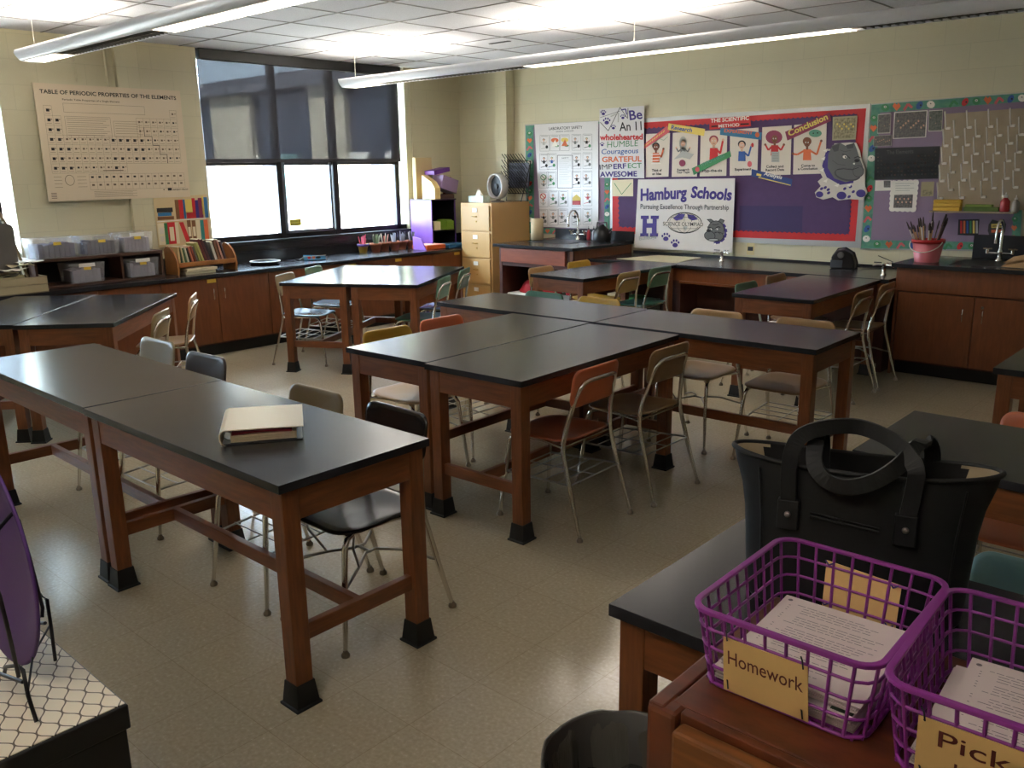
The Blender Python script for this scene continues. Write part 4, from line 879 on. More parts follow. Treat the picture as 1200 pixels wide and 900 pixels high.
b = MB(); b.box(-0.1, 0.1, -0.028, 0.028, 0, 0.02); tag(b.build('sponge', mat('sponge_lime', (120, 140, 60), 0.8), loc=(u0 + 0.36, 7.87, zl + 0.0355), bevel=0.005), 'lighter green sponge on top of the flat green one', 'sponge')
def bottle(x, y, z, h, r, m, capm, label, name='squeeze_bottle'):
    t = thing(name, label, 'bottle', (x, y, z)); b = MB(); b.lathe([(r * 0.9, 0), (r, 0.01), (r, h * 0.55), (r * 0.4, h * 0.72), (r * 0.35, h * 0.75)], (0, 0, 0), 14); b.build('bottle_body', m, t)
    b = MB(); b.lathe([(r * 0.42, h * 0.74), (r * 0.42, h * 0.84), (r * 0.15, h * 0.86), (r * 0.1, h)], (0, 0, 0), 12); b.build('bottle_cap', capm, t); return t
bottle(u0 + 0.62, 7.87, zl, 0.13, 0.03, mat('clear_grey', (150, 146, 136), 0.2), white, 'small clear bottle with white cap on the peg board ledge')
bottle(u1 - 0.08, 7.87, zl, 0.15, 0.036, mat('red_soap', (170, 50, 56), 0.25), white, 'small red soap bottle at the right end of the ledge')

# window wall posters
def wl(X, Y_, xw):  # image pixels cast through the camera onto the window wall plane
    d = _r * ((X - 600) / 1015.4) + _u * ((450 - Y_) / 1015.4) + _f
    k = xw / d.x; return (d.y * k, CAM_H + d.z * k)
def artL(xw): return Art((xw, 0, 0), (0, 1, 0), (0, 0, 1), (1, 0, 0), conv=lambda a, b: (a, b), step=0.0012)
pm = mat('periodic_paper', (218, 200, 172), 0.5)
a = artL(-7.985); y0, y1, z0, z1 = 2.98, 4.27, 1.455, 2.42
a.slab([(y0, z0), (y1, z0), (y1, z1), (y0, z1)], pm, 0.012)
W_, H_ = y1 - y0, z1 - z0
def Q(u, v): return (y0 + u * W_, z1 - v * H_)
a.text('TABLE OF PERIODIC PROPERTIES OF THE ELEMENTS', *Q(0.035, 0.085), *Q(0.965, 0.085), 0.032, ink, 1, 0.02, up=1)
a.text('Periodic Table Properties of a Single Element', *Q(0.17, 0.135), *Q(0.55, 0.135), 0.014, ink, 1, 0.01, up=1)
ink2 = mat('ink_soft', (110, 92, 74), 0.7)
a.frame(*Q(0.17, 0.16), *Q(0.72, 0.235), 0.002, ink2, 1); a.frame(*Q(0.17, 0.27), *Q(0.47, 0.45), 0.002, ink2, 1); a.frame(*Q(0.49, 0.30), *Q(0.67, 0.44), 0.002, ink2, 1)
for k in range(9): a.line([Q(0.18, 0.285 + k * 0.018), Q(0.46 - (k % 3) * 0.02, 0.285 + k * 0.018)], 0.0025, ink2, 1)
for k in range(5): a.line([Q(0.5, 0.32 + k * 0.022), Q(0.66, 0.32 + k * 0.022)], 0.0025, ink2, 1)
cw, chh = 0.0505, 0.082
rr = random.Random(11)
for r in range(7):
    for c in range(18):
        if r == 6 and c > 9: continue
        if (r == 0 and 0 < c < 17) or (r in (1, 2) and 1 < c < 12): continue
        u, v = 0.045 + c * cw, 0.185 + r * chh
        a.frame(*Q(u, v), *Q(u + cw, v + chh), 0.0015, ink2, 1)
        big = c < 2 or (r >= 3 and c in (0, 1, 2, 8, 9, 10, 11, 12) and rr.random() < 0.6)
        a.rect(*Q(u + 0.014, v + 0.026), *Q(u + (0.034 if big else 0.028), v + (0.05 if big else 0.042)), ink if big or rr.random() < 0.3 else ink2, 2)
        a.line([Q(u + 0.006, v + 0.066), Q(u + 0.04, v + 0.066)], 0.0025, ink2, 2); a.rect(*Q(u + 0.036, v + 0.028), *Q(u + 0.044, v + 0.036), ink2, 2)
a.line([Q(0.70, 0.35), Q(0.70, 0.43), Q(0.752, 0.43), Q(0.752, 0.51), Q(0.80, 0.51), Q(0.80, 0.595), Q(0.85, 0.595), Q(0.85, 0.677)], 0.005, ink, 3)
for r in range(2):
    for c in range(14):
        u, v = 0.28 + c * 0.049, 0.80 + r * 0.07; u, v = u, v - 0.03
        a.frame(*Q(u, v), *Q(u + 0.049, v + 0.07), 0.0015, ink2, 1); a.rect(*Q(u + 0.012, v + 0.018), *Q(u + 0.03, v + 0.034), ink if (c < 7 and r == 0) else ink2, 2)
a.line([Q(0.38, 0.74), Q(0.52, 0.74)], 0.008, ink2, 1); a.ell(*Q(0.15, 0.82), 0.04, 0.045, ink2, 1, 20); a.ell(*Q(0.15, 0.82), 0.036, 0.041, pm, 2, 20)
for k in range(4): a.line([Q(0.05, 0.79 + k * 0.03), Q(0.10, 0.79 + k * 0.03)], 0.0025, ink2, 1); a.line([Q(0.2, 0.79 + k * 0.03), Q(0.26, 0.79 + k * 0.03)], 0.0025, ink2, 1)
for k in range(5): a.line([Q(0.3, 0.925 + k * 0.012), Q(0.6 - 0.03 * (k % 2), 0.925 + k * 0.012)], 0.0022, ink2, 1)
a.rect(*Q(0.83, 0.91), *Q(0.86, 0.935), ink, 1); a.text('SARGENT-WELCH', *Q(0.865, 0.935), *Q(0.985, 0.935), 0.014, ink, 1, 0.02, up=1); a.ell(*Q(0.80, 0.925), 0.006, 0.006, ink, 1, 8)
for k in range(4): a.line([Q(0.02, 0.93 + k * 0.014), Q(0.055, 0.93 + k * 0.014)], 0.005, ink2, 1)
tag(center(a.done('periodic_table_poster')), 'large tan poster titled Table of Periodic Properties of the Elements', 'poster')
# poster of book spines
a = artL(-7.988); y0, y1, z0, z1 = 3.90, 4.44, 1.0, 1.452
bp_ = mat('poster_tan', (206, 182, 138), 0.55)
a.slab([(y0, z0), (y1, z0), (y1, z1 + 0.02), (y0, z1)], bp_, 0.002); Wd = y1 - y0
cols = dict(r=red, b=mat('spine_blue', (40, 110, 160), 0.5), y=yel, p=maroon, k=ink, g=grn, t=mat('spine_teal', (48, 130, 124), 0.5), o=orr, c=cream, v=pur, w=cd, n=mat('spine_brown', (120, 78, 40), 0.5))
def spine(u0, u1, v0, v1, c, lean=0.0, lay=1):
    a.poly([(y0 + Wd * u0, z0 + v0), (y0 + Wd * u1, z0 + v0), (y0 + Wd * (u1 + lean), z0 + v1), (y0 + Wd * (u0 + lean), z0 + v1)], cols[c], lay)
a.line([(y0 + 0.01, z0 + 0.235), (y1 - 0.03, z0 + 0.245)], 0.008, white, 1)
for s_ in [(0.04, 0.33, 0.32, 0.36, 'k'), (0.05, 0.3, 0.285, 0.318, 'b'), (0.04, 0.34, 0.25, 0.28, 'n'), (0.38, 0.45, 0.25, 0.43, 'n'), (0.45, 0.53, 0.25, 0.43, 'r'), (0.53, 0.57, 0.25, 0.43, 'b'), (0.57, 0.7, 0.3, 0.43, 'y'), (0.58, 0.7, 0.25, 0.31, 'r'), (0.7, 0.76, 0.25, 0.44, 'r'), (0.76, 0.82, 0.25, 0.42, 'v'), (0.82, 0.86, 0.25, 0.44, 'p'), (0.86, 0.9, 0.25, 0.44, 'p'), (0.89, 0.93, 0.28, 0.455, 'y'), (0.93, 1.0, 0.25, 0.445, 'b'),
    (0.02, 0.14, 0.02, 0.22, 'c'), (0.14, 0.2, 0.02, 0.22, 'g'), (0.2, 0.34, 0.02, 0.225, 'r'), (0.34, 0.4, 0.02, 0.22, 'c'), (0.57, 0.64, 0.04, 0.235, 'n'), (0.66, 0.73, 0.04, 0.23, 'n'), (0.74, 0.82, 0.04, 0.23, 'c'), (0.82, 0.89, 0.03, 0.23, 't'), (0.89, 0.97, 0.03, 0.23, 'o')]: spine(*s_)
spine(0.52, 0.6, 0.03, 0.22, 'r', -0.1, 2); spine(0.23, 0.31, 0.05, 0.18, 'c', 0, 2); spine(0.05, 0.12, 0.05, 0.1, 'w', 0, 2); spine(0.05, 0.12, 0.12, 0.18, 'w', 0, 2); spine(0.58, 0.63, 0.08, 0.17, 'c', 0, 2); spine(0.67, 0.72, 0.08, 0.17, 'c', 0, 2)
tag(center(a.done('book_spine_poster')), 'poster of colourful book spines on two shelves beside the window', 'poster')
# ------------------------------------------------------------------ things on the window counter
ZT = 0.7702
def Rz(a): return Matrix.Rotation(a, 4, 'Z')
# dark shelf unit with clear bins
shw = mat('dark_walnut', (70, 42, 28), 0.45, noise=0.2, nscale=10, stretch=(4, 1, 4))
t = thing('counter_shelf', 'dark wooden two bay shelf standing on the window counter holding clear bins', 'shelf', (-7.69, 3.18, ZT))
b = MB(); b.box(-0.14, 0.14, -0.54, 0.54, 0.215, 0.24); b.build('top_board', shw, t, bevel=0.004)
b = MB(); b.box(-0.14, 0.14, -0.54, 0.54, 0, 0.02); b.build('bottom_board', shw, t, bevel=0.003)
for yy in (-0.54, 0.16, 0.52): b = MB(); b.box(-0.14, 0.13, yy, yy + 0.02, 0.02, 0.215); b.build('side_board', shw, t)
b = MB(); b.box(-0.14, -0.13, -0.54, 0.54, 0.02, 0.215); b.build('back_board', blackpaint, t)
clear = bpy.data.materials.new('clear_plastic'); clear.use_nodes = True
nt = clear.node_tree; pb = nt.nodes['Principled BSDF']; pb.inputs['Base Color'].default_value = (0.75, 0.76, 0.8, 1); pb.inputs['Roughness'].default_value = 0.2
tt = nt.nodes.new('ShaderNodeBsdfTransparent'); mm = nt.nodes.new('ShaderNodeMixShader'); mm.inputs[0].default_value = 0.84
nt.links.new(pb.outputs[0], mm.inputs[1]); nt.links.new(tt.outputs[0], mm.inputs[2]); nt.links.new(mm.outputs[0], nt.nodes['Material Output'].inputs[0])
def bin_(x, y, z, wd, dp, h, lid, stuffc, label, notch=True):
    t = thing('clear_bin', label, 'bin', (x, y, z), 0, 'clear plastic bins by the left wall')
    b = MB(); th = 0.003; i = 0.9
    lo = [(-dp / 2 * i, -wd / 2 * i), (dp / 2 * i, -wd / 2 * i), (dp / 2 * i, wd / 2 * i), (-dp / 2 * i, wd / 2 * i)]; hi = [(-dp / 2, -wd / 2), (dp / 2, -wd / 2), (dp / 2, wd / 2), (-dp / 2, wd / 2)]
    vs = [(p[0], p[1], 0) for p in lo] + [(p[0], p[1], h) for p in hi] + [(p[0] * 0.97, p[1] * 0.97, h) for p in hi] + [(p[0] * 0.97, p[1] * 0.97, 0.004) for p in lo]
    fs = [(3, 2, 1, 0)] + [(k, (k + 1) % 4, 4 + (k + 1) % 4, 4 + k) for k in range(4)] + [(4 + k, 4 + (k + 1) % 4, 8 + (k + 1) % 4, 8 + k) for k in range(4)] + [(8 + k, 8 + (k + 1) % 4, 12 + (k + 1) % 4, 12 + k) for k in range(4)] + [(12, 13, 14, 15)]
    b.add(vs, fs); b.build('tub', clear, t)
    b = MB(); b.box(dp / 2 * 0.95, dp / 2 * 1.02, -wd * 0.22, wd * 0.22, h * 0.8, h * 1.0 if not lid else h * 0.98); b.build('front_tab', mat('tab_white', (214, 212, 206), 0.4) if lid else clear, t, bevel=0.002)
    b = MB(); b.box(dp / 2 * 1.02, dp / 2 * 1.025, -0.03, 0.03, h * 0.66, h * 0.8); b.build('paper_label', labm, t)
    if stuffc:
        b = MB(); r = random.Random(int(y * 100))
        for k in range(7): yy = -wd * 0.38 + wd * 0.76 * k / 7; b.box(-dp * 0.42, dp * 0.42, yy, yy + wd * 0.1, 0.006, h * (0.62 + 0.14 * r.random()))
        o = b.build('contents', stuffc, t); 
cont = mat('bin_contents', (44, 38, 70), 0.7)
bin_(-7.66, 2.83, ZT + 0.2405, 0.38, 0.24, 0.165, False, cont, 'clear bin of purple grey contents on top of the dark shelf, leftmost of three')
bin_(-7.66, 3.19, ZT + 0.2405, 0.31, 0.24, 0.16, False, cont, 'clear bin of purple grey contents on top of the dark shelf, middle of three')
bin_(-7.66, 3.50, ZT + 0.2405, 0.29, 0.24, 0.17, True, mat('bin_contents_pale', (150, 146, 160), 0.7), 'clear bin with white tab on top of the dark shelf, rightmost of three')
bin_(-7.65, 3.04, ZT + 0.0205, 0.30, 0.24, 0.165, True, mat('bin_contents_pale', (150, 146, 160), 0.7), 'clear bin with white tab tilted in the left bay of the dark shelf')
bin_(-7.65, 3.52, ZT + 0.0205, 0.29, 0.24, 0.165, True, MATS['bin_contents_pale'], 'clear bin with white tab in the right bay of the dark shelf')
# left edge: rack, trays, papers
traym = mat('tray_cream', (176, 162, 128), 0.5); greym = mat('paper_rack_grey', (96, 92, 88), 0.5)
t = thing('folding_dish_rack', 'cream metal rack with curved top leaning by the left window', 'rack', (-7.72, 2.34, ZT))
for xx, r in ((0.0, 0.012),):
    b = MB(); b.tube([(0.0, -0.20, 0.0), (-0.03, -0.2, 0.5), (-0.04, -0.16, 0.62), (-0.045, -0.08, 0.66), (-0.045, 0.08, 0.66), (-0.04, 0.16, 0.62), (-0.03, 0.2, 0.52), (0.02, 0.3, 0.02)], 0.016, 8); b.build('rack_frame', mat('rack_tan', (128, 108, 76), 0.4), t)
b = MB(); b.tube([(-0.01, 0.17, 0.55), (0.04, 0.255, 0.12)], 0.008, 8); b.build('white_strut', white, t)
b = MB()
for k in range(9): b.tube([(-0.035, -0.18, 0.3 + 0.035 * k), (-0.035, 0.17, 0.3 + 0.035 * k)], 0.008, 6)
b.build('rack_wires', greym, t)
t = thing('upright_folder', 'grey brown folder standing in front of the curved rack at the left edge', 'folder', (-7.58, 2.36, ZT + 0.12))
b = MB(); b.prism(rrect(0.34, 0.42, 0.05, 5, 0, 0.21), -0.012, 0.012, Matrix.Rotation(PI / 2, 4, 'Z') @ Matrix.Rotation(PI / 2, 4, 'X')); b.build('folder_panel', greym, t)
for k, (z0, lab) in enumerate(((0.0, 'lower'), (0.061, 'upper'))):
    t = thing('paper_tray', 'cream plastic paper tray, the %s of two at the left end of the counter' % lab, 'tray', (-7.58, 2.46, ZT + z0), 0, 'cream paper trays')
    b = MB(); b.box(-0.14, 0.14, -0.22, 0.22, 0, 0.006); b.box(0.125, 0.14, -0.22, 0.22, 0, 0.058); b.box(-0.14, -0.13, -0.22, 0.22, 0, 0.058); b.box(-0.14, 0.14, 0.21, 0.22, 0, 0.058); b.box(-0.14, 0.14, -0.22, -0.21, 0, 0.058); b.build('tray_body', traym, t, bevel=0.003)
rr = random.Random(4)
pz = ZT + 0.1195
for k in range(5):
    b = MB(); n = 5; vs = []
    for i in range(n + 1):
        for j in range(n + 1): vs.append(((i / n - 0.5) * 0.16, (j / n - 0.5) * 0.2, 0.012 * math.sin(i * 1.7 + k) * math.cos(j * 1.3 + k * 2) + 0.013))
    fs = [(i * (n + 1) + j, (i + 1) * (n + 1) + j, (i + 1) * (n + 1) + j + 1, i * (n + 1) + j + 1) for i in range(n) for j in range(n)]
    b.add(vs, fs, 0, True); o = b.build('loose_paper', (white, cream, white, cream, white)[k], loc=(-7.56 + 0.03 * (k % 3 - 1), 2.33 + 0.065 * k, pz + k * 0.026), rotz=rr.random() * 1.5)
    tag(o, 'crumpled white and tan papers piled on the cream trays', 'paper', 'crumpled papers on the trays')
t = thing('metal_box', 'shiny grey metal box between the trays and the dark shelf', 'box', (-7.84, 2.62, ZT)); b = MB(); b.box(-0.1, 0.1, -0.08, 0.08, 0, 0.22); b.build('box_body', steel, t, bevel=0.004); b = MB(); b.box(-0.105, 0.105, -0.085, 0.085, 0.22, 0.235); b.build('box_lid', steel, t, bevel=0.004)
# book rack
pine = mat('rack_pine', (160, 104, 54), 0.45, noise=0.2, nscale=10)
t = thing('wooden_book_rack', 'curved light wooden book rack on the window counter', 'book rack', (-7.66, 4.14, ZT))
side = [(-0.11, 0), (0.11, 0), (0.12, 0.06), (0.11, 0.13), (0.07, 0.19), (0.0, 0.24), (-0.07, 0.25), (-0.11, 0.22)]
Ms = lambda yy: Matrix.Translation((0, yy, 0)) @ Matrix(((1, 0, 0, 0), (0, 0, 1, 0), (0, 1, 0, 0), (0, 0, 0, 1)))
for yy in (-0.30, 0.285): b = MB(); b.prism(side, 0, 0.018, Ms(yy)); b.build('end_panel', pine, t, bevel=0.003)
b = MB(); b.box(-0.1, 0.1, -0.285, 0.285, 0.065, 0.08); b.build('rack_shelf', pine, t)
b = MB(); b.box(0.095, 0.108, -0.285, 0.285, 0.07, 0.11); b.build('front_rail', pine, t, bevel=0.003)
b = MB(); b.box(-0.108, -0.095, -0.285, 0.285, 0.07, 0.2); b.build('back_rail', pine, t)
bks = [('tan', (190, 160, 110), .022, .17), ('dark green', (50, 74, 52), .012, .165), ('cream', (206, 190, 150), .014, .17), ('green', (80, 110, 70), .013, .16), ('white', (214, 208, 190), .012, .165), ('dark', (52, 44, 40), .013, .16), ('salmon', (196, 110, 86), .014, .17), ('red brown', (140, 60, 44), .016, .175), ('grey', (120, 112, 104), .014, .17), ('olive', (150, 150, 84), .020, .2), ('pale yellow', (196, 188, 120), .02, .205),
    ('maroon', (104, 44, 44), .026, .235), ('plum', (86, 50, 60), .022, .235), ('charcoal', (60, 56, 62), .022, .225), ('pale grey', (184, 178, 166), .026, .2), ('brown', (124, 84, 62), .024, .215), ('dusty rose', (156, 112, 96), .022, .215), ('dark plum', (70, 50, 56), .02, .2)]
yy = -0.278
for k, (nm, col, th, h) in enumerate(bks):
    lean = 0.0 if k < 1 else (0.10 + 0.02 * k if k < 14 else 0.25); 
    t = thing('book', '%s spined book leaning in the wooden book rack, number %d from its left end' % (nm, k + 1) if 0 else '%s spined book leaning in the wooden rack%s' % (nm, ' at its left end' if k == 0 else (', among the taller ones' if h > 0.19 else ', among the shorter ones')), 'book', (-7.65, 4.14 + yy + th / 2 + 0.01, ZT + 0.0805), 0, 'books in the wooden rack')
    yy += th + 0.0095
    Mx = Matrix.Rotation(lean * 1.0, 4, 'X')
    b = MB(); b.box(-0.07, 0.072, -th / 2, th / 2, 0.0, h, 0, Mx @ Matrix.Translation((0, 0, th / 2 * lean))); b.build('book_cover', mat('bk_' + nm, col, 0.5), t, bevel=0.0015)
    b = MB(); b.box(-0.068, 0.068, -th / 2 + 0.002, th / 2 - 0.002, h, h + 0.0015, 0, Mx @ Matrix.Translation((0, 0, th / 2 * lean))); b.build('pages', cream, t)
for k in range(2):
    t = thing('book', ('flat pale book lying under the wooden rack, the lower one', 'flat cream book lying under the wooden rack, the upper one')[k], 'book', (-7.62, 4.05 + 0.02 * k, ZT + 0.026 * k), 0, 'books lying under the rack'); b = MB(); b.box(-0.09, 0.1, -0.15, 0.15, 0, 0.025); b.build('book_cover', (mat('pale_book', (180, 170, 140), 0.6), cream)[k], t, bevel=0.003)
# round tray, leaning card, pots
t = thing('glass_dish', 'round black and white rimmed dish beside the book rack', 'dish', (-7.72, 4.86, ZT)); b = MB(); b.lathe([(0.1, 0), (0.14, 0.012), (0.15, 0.03), (0.145, 0.032), (0.13, 0.015), (0.01, 0.01)], seg=28); b.build('dish_body', blackp, t); b = MB(); b.lathe([(0.146, 0.03), (0.153, 0.034), (0.146, 0.038), (0.142, 0.034), (0.146, 0.03)], seg=28, cap=False); b.build('dish_rim', white, t)
t = thing('picture_booklet', 'blue and white folded booklet lying open near the window', 'booklet', (-7.74, 5.42, ZT), -0.2)
b = MB(); b.box(-0.1, 0.1, -0.13, 0.13, 0, 0.006); b.build('back_cover', blackp, t); b = MB(); b.box(-0.1, 0.1, -0.125, 0.125, 0.0, 0.002, 0, Matrix.Translation((0.02, 0, 0.012)) @ Matrix.Rotation(-0.35, 4, 'Y')); b.build('front_cover', white, t)
b = Art((0.112, -0.12, 0.005), (0, 1, 0), (-0.3, 0, 0.95), (1, 0, 0.3)); b.slab([(0, 0), (0.24, 0), (0.24, 0.04), (0, 0.06)], mat('cover_blue', (70, 140, 190), 0.4), 0.001); b.ell(0.06, 0.028, 0.02, 0.016, red, 1, 8); b.ell(0.11, 0.026, 0.02, 0.016, orr, 1, 8); b.ell(0.16, 0.022, 0.03, 0.014, ink, 1, 8); o = b.done('cover_art', t)
terra = mat('terracotta', (150, 86, 56), 0.75)
pots = [(-7.86, 6.22, 'two-tone yellow and purple pot of pencils, leftmost of the row on the window counter', 0.95), (-7.83, 6.38, 'clay pot of green and grey pencils, second in the row on the window counter', 1.05), (-7.84, 6.52, 'clay pot of pencils with pink tips, third in the row', 1.0), (-7.82, 6.65, 'clay pot of grey pens, fourth in the row', 1.0), (-7.85, 6.79, 'clay pot crowded with dark pens, second from the purple shelf', 1.05), (-7.83, 6.92, 'small clay pot of dark pens right beside the orange tray', 0.95)]
pcols = [[(210, 70, 100), (190, 60, 90), (220, 120, 140)], [(90, 110, 70), (150, 150, 130), (70, 80, 60)], [(200, 120, 110), (90, 100, 80), (180, 170, 150)], [(140, 150, 170), (60, 66, 80), (200, 200, 200)], [(50, 50, 62), (140, 140, 150), (80, 70, 80)], [(50, 46, 56), (110, 100, 110), (150, 140, 140)]]
pl = ['pink pencil in the yellow and purple pot', 'green grey pencil in the second clay pot', 'pencil in the third pot of the row', 'grey pen in the fourth pot of the row', 'dark pen in the crowded fifth pot', 'dark pen in the pot beside the orange tray']
for k, (x, y, lab, sc) in enumerate(pots):
    t = thing('clay_pot', lab, 'pot', (x, y, ZT), 0, 'clay pots of pencils'); r = 0.063 * sc
    b = MB(); b.lathe([(r * 0.68, 0), (r * 0.95, 0.075), (r * 1.08, 0.075), (r * 1.1, 0.1), (r * 0.98, 0.1), (r * 0.85, 0.08), (r * 0.6, 0.012), (0.001, 0.012)], seg=18, cap=False); b.add([], []); b.build('pot_body', mat('pot_yellow', (150, 124, 40), 0.6) if k == 0 else terra, t)
    if k == 0: b = MB(); b.lathe([(r * 0.97, 0.0745), (r * 1.1, 0.0745), (r * 1.12, 0.101), (r * 1.0, 0.101)], seg=18, cap=False); b.build('pot_rim', mat('pot_purple', (96, 70, 140), 0.5), t)
    rr = random.Random(20 + k); first_p = None
    for j in range(14):
        a_ = rr.random() * 6.28; q = r * 0.55 * math.sqrt(rr.random()); lx_, ly_ = math.cos(a_) * 0.028, math.sin(a_) * 0.028; h = 0.15 + 0.045 * rr.random()
        b = MB(); b.tube([(q * math.cos(a_) * 0.5, q * math.sin(a_) * 0.5, 0), (q * math.cos(a_) + lx_ * 0.5, q * math.sin(a_) + ly_ * 0.5, h * 0.93), (q * math.cos(a_) + lx_ * 0.54, q * math.sin(a_) + ly_ * 0.54, h)], 0.005, 6, rs=[0.005, 0.005, 0.002]); col = pcols[k][j % 3]
        o = b.build('pencil', mat('pencil_%d_%d' % (k, j % 3), col, 0.5), loc=(x, y, ZT + 0.014)); tag(o, pl[k], 'pencil', pl[k] + 's')
# orange tray, blue folder, purple shelf
t = thing('orange_tray', 'orange plastic tray on the counter in front of the purple shelf', 'tray', (-7.62, 7.0, ZT)); b = MB(); b.box(-0.12, 0.14, -0.15, 0.15, 0, 0.05); bo = b.build('tray_body', mat('orange_plastic', (214, 90, 30), 0.4), t, bevel=0.008)
b = MB(); b.box(-0.11, 0.13, -0.14, 0.14, 0.05, 0.056); b.build('papers_inside', mat('pale_pink', (226, 170, 150), 0.6), t)
b = MB(); b.box(-0.1, 0.12, -0.15, 0.15, 0, 0.045); tag(b.build('blue_folder', mat('folder_blue', (40, 100, 140), 0.5), loc=(-7.57, 7.19 + 0.13, ZT), bevel=0.006), 'stack of blue folders beside the orange tray', 'folder')
psm = mat('shelf_purple', (116, 76, 158), 0.35, noise=0.12, nscale=6)
t = thing('purple_cube_shelf', 'purple sided shelf with dark inside standing on the window counter corner', 'shelf', (-7.8, 7.3, ZT))
for (n_, bx, m_) in (('side_panel', (-0.18, 0.19, -0.24, -0.225, 0, 0.55), psm), ('side_panel', (-0.18, 0.19, 0.14, 0.155, 0, 0.55), psm), ('inner_lining', (-0.17, 0.185, -0.225, -0.222, 0.012, 0.548), blackp), ('inner_lining', (-0.17, 0.185, 0.137, 0.14, 0.012, 0.548), blackp), ('top_panel', (-0.18, 0.2, -0.245, 0.16, 0.55, 0.565), mat('shelf_plum', (60, 36, 60), 0.4)), ('back_panel', (-0.18, -0.17, -0.225, 0.14, 0, 0.55), blackp), ('middle_shelf', (-0.17, 0.19, -0.225, 0.14, 0.19, 0.205), blackp), ('bottom_panel', (-0.17, 0.19, -0.225, 0.14, 0, 0.012), blackp)):
    b = MB(); b.box(*bx); b.build(n_, m_, t, bevel=0.002)
b = MB(); b.box(-0.09, 0.1, -0.10, 0.0, 0, 0.10); tag(b.build('card_box', cream, loc=(-7.72, 7.21, ZT + 0.2055), bevel=0.003), 'small cream card box inside the purple shelf', 'box')
b = MB(); b.box(-0.1, 0.1, -0.06, 0.06, 0, 0.10); b.box(-0.08, 0.08, -0.05, 0.05, 0.10, 0.115, 0); tag(b.build('green_box', mat('box_green', (124, 156, 54), 0.5), loc=(-7.7, 7.35, ZT + 0.2055), bevel=0.004), 'lime green box inside the purple shelf', 'box')
b = MB(); b.prism([(-0.1, 0), (0.12, 0), (0.04, 0.13), (-0.1, 0.15)], -0.005, 0.005, Matrix.Rotation(PI / 2, 4, 'X')); tag(b.build('purple_folder', mat('folder_lilac', (156, 110, 200), 0.4), loc=(-7.60, 6.835, ZT + 0.0), bevel=0.001), 'lilac folder propped against the side of the purple shelf', 'folder')
zs = ZT + 0.5655
t = thing('cardboard_box', 'tall plain cardboard panel standing on the purple shelf against the wall', 'cardboard', (-7.9, 7.3, zs)); b = MB(); b.box(-0.06, 0.0, -0.2, 0.06, 0, 0.48); b.build('panel', mat('cardboard_pale', (196, 172, 128), 0.7), t, bevel=0.003)
t = thing('magazine_file', 'cream magazine file on top of the purple shelf', 'magazine file', (-7.72, 7.16, zs)); b = MB(); b.prism([(-0.1, 0), (0.12, 0), (0.12, 0.13), (0.06, 0.2), (-0.1, 0.28)], -0.045, 0.045, Matrix.Rotation(PI / 2, 4, 'X')); b.build('file_body', mat('file_yellow', (226, 196, 130), 0.5), t, bevel=0.003)
def slanted(name, lab, y, m, wd, h, tilt, z=0.0, x=-7.7, th=0.02, cat='folder'):
    b = MB(); b.box(-0.1, 0.1, -wd / 2, wd / 2, 0, h, 0, Matrix.Rotation(tilt, 4, 'X')); tag(b.build(name, m, loc=(x, y, z), bevel=0.003), lab, cat)
b = MB(); b.box(-0.12, 0.12, -0.14, 0.08, 0, 0.05); tag(b.build('letter_tray', mat('tray_brown', (90, 60, 50), 0.5), loc=(-7.74, 7.37, zs), bevel=0.003), 'dark letter tray on the purple shelf under the slanted folders', 'tray')
b = MB(); M_ = Matrix.Translation((0.02, -0.13, 0.02)) @ Matrix.Rotation(-0.28, 4, 'X'); b.box(-0.09, 0.09, 0.0, 0.26, 0.0, 0.16, 0, M_); tag(b.build('folder_bundle', mat('folder_mauve', (150, 124, 158), 0.35), loc=(-7.72, 7.36, zs + 0.105), bevel=0.004), 'mauve plastic folder bundle slanting on the purple shelf', 'folder')
b = MB(); b.box(-0.085, 0.085, 0.0, 0.26, 0.0, 0.05, 0, Matrix.Translation((0, -0.13, 0.0)) @ Matrix.Rotation(0.16, 4, 'X')); tag(b.build('purple_binder', mat('binder_purple', (112, 60, 150), 0.4), loc=(-7.78, 7.34, zs + 0.275), bevel=0.004), 'bright purple binder topmost on the purple shelf', 'binder')
b = MB(); b.box(-0.08, 0.08, 0.0, 0.02, 0, 0.25, 0, Matrix.Rotation(0.1, 4, 'X')); tag(b.build('red_folder', mat('folder_redbrown', (130, 62, 46), 0.5), loc=(-7.84, 7.55, zs), bevel=0.003), 'red brown folder standing at the right end of the purple shelf top', 'folder')

# ------------------------------------------------------------------ on the file cabinet
zf = 1.2955
t = thing('tissue_box', 'pale green tissue box with a white tissue on the file cabinet', 'tissue box', (-7.18, 7.42, zf)); b = MB(); b.box(-0.12, 0.12, -0.055, 0.055, 0, 0.075); b.build('box_body', mat('tissue_green', (190, 206, 196), 0.5, noise=0.15, nscale=25), t, bevel=0.003)
b = MB(); b.add([(-0.04, -0.02, 0.075), (0.05, -0.02, 0.075), (0.05, 0.02, 0.075), (-0.04, 0.02, 0.075), (-0.02, 0.0, 0.15), (0.02, 0.0, 0.135), (0.005, 0.0, 0.17)], [(0, 1, 5, 6, 4), (3, 4, 6, 5, 2), (0, 4, 3), (1, 2, 5)]); b.build('tissue', white, t)
t = thing('round_fan', 'small round black desk fan with grey rim on the file cabinet', 'fan', (-7.05, 7.60, zf), -0.15)
Mf = Matrix.Translation((0, 0, 0.18)) @ Matrix.Rotation(PI / 2, 4, 'X')
b = MB(); b.lathe([(0.128, -0.05), (0.146, -0.045), (0.150, 0.0), (0.146, 0.045), (0.128, 0.05), (0.122, 0.03), (0.122, -0.03), (0.128, -0.05)], seg=28, M=Mf, cap=False); b.build('fan_rim', mat('fan_white', (186, 184, 180), 0.4), t)
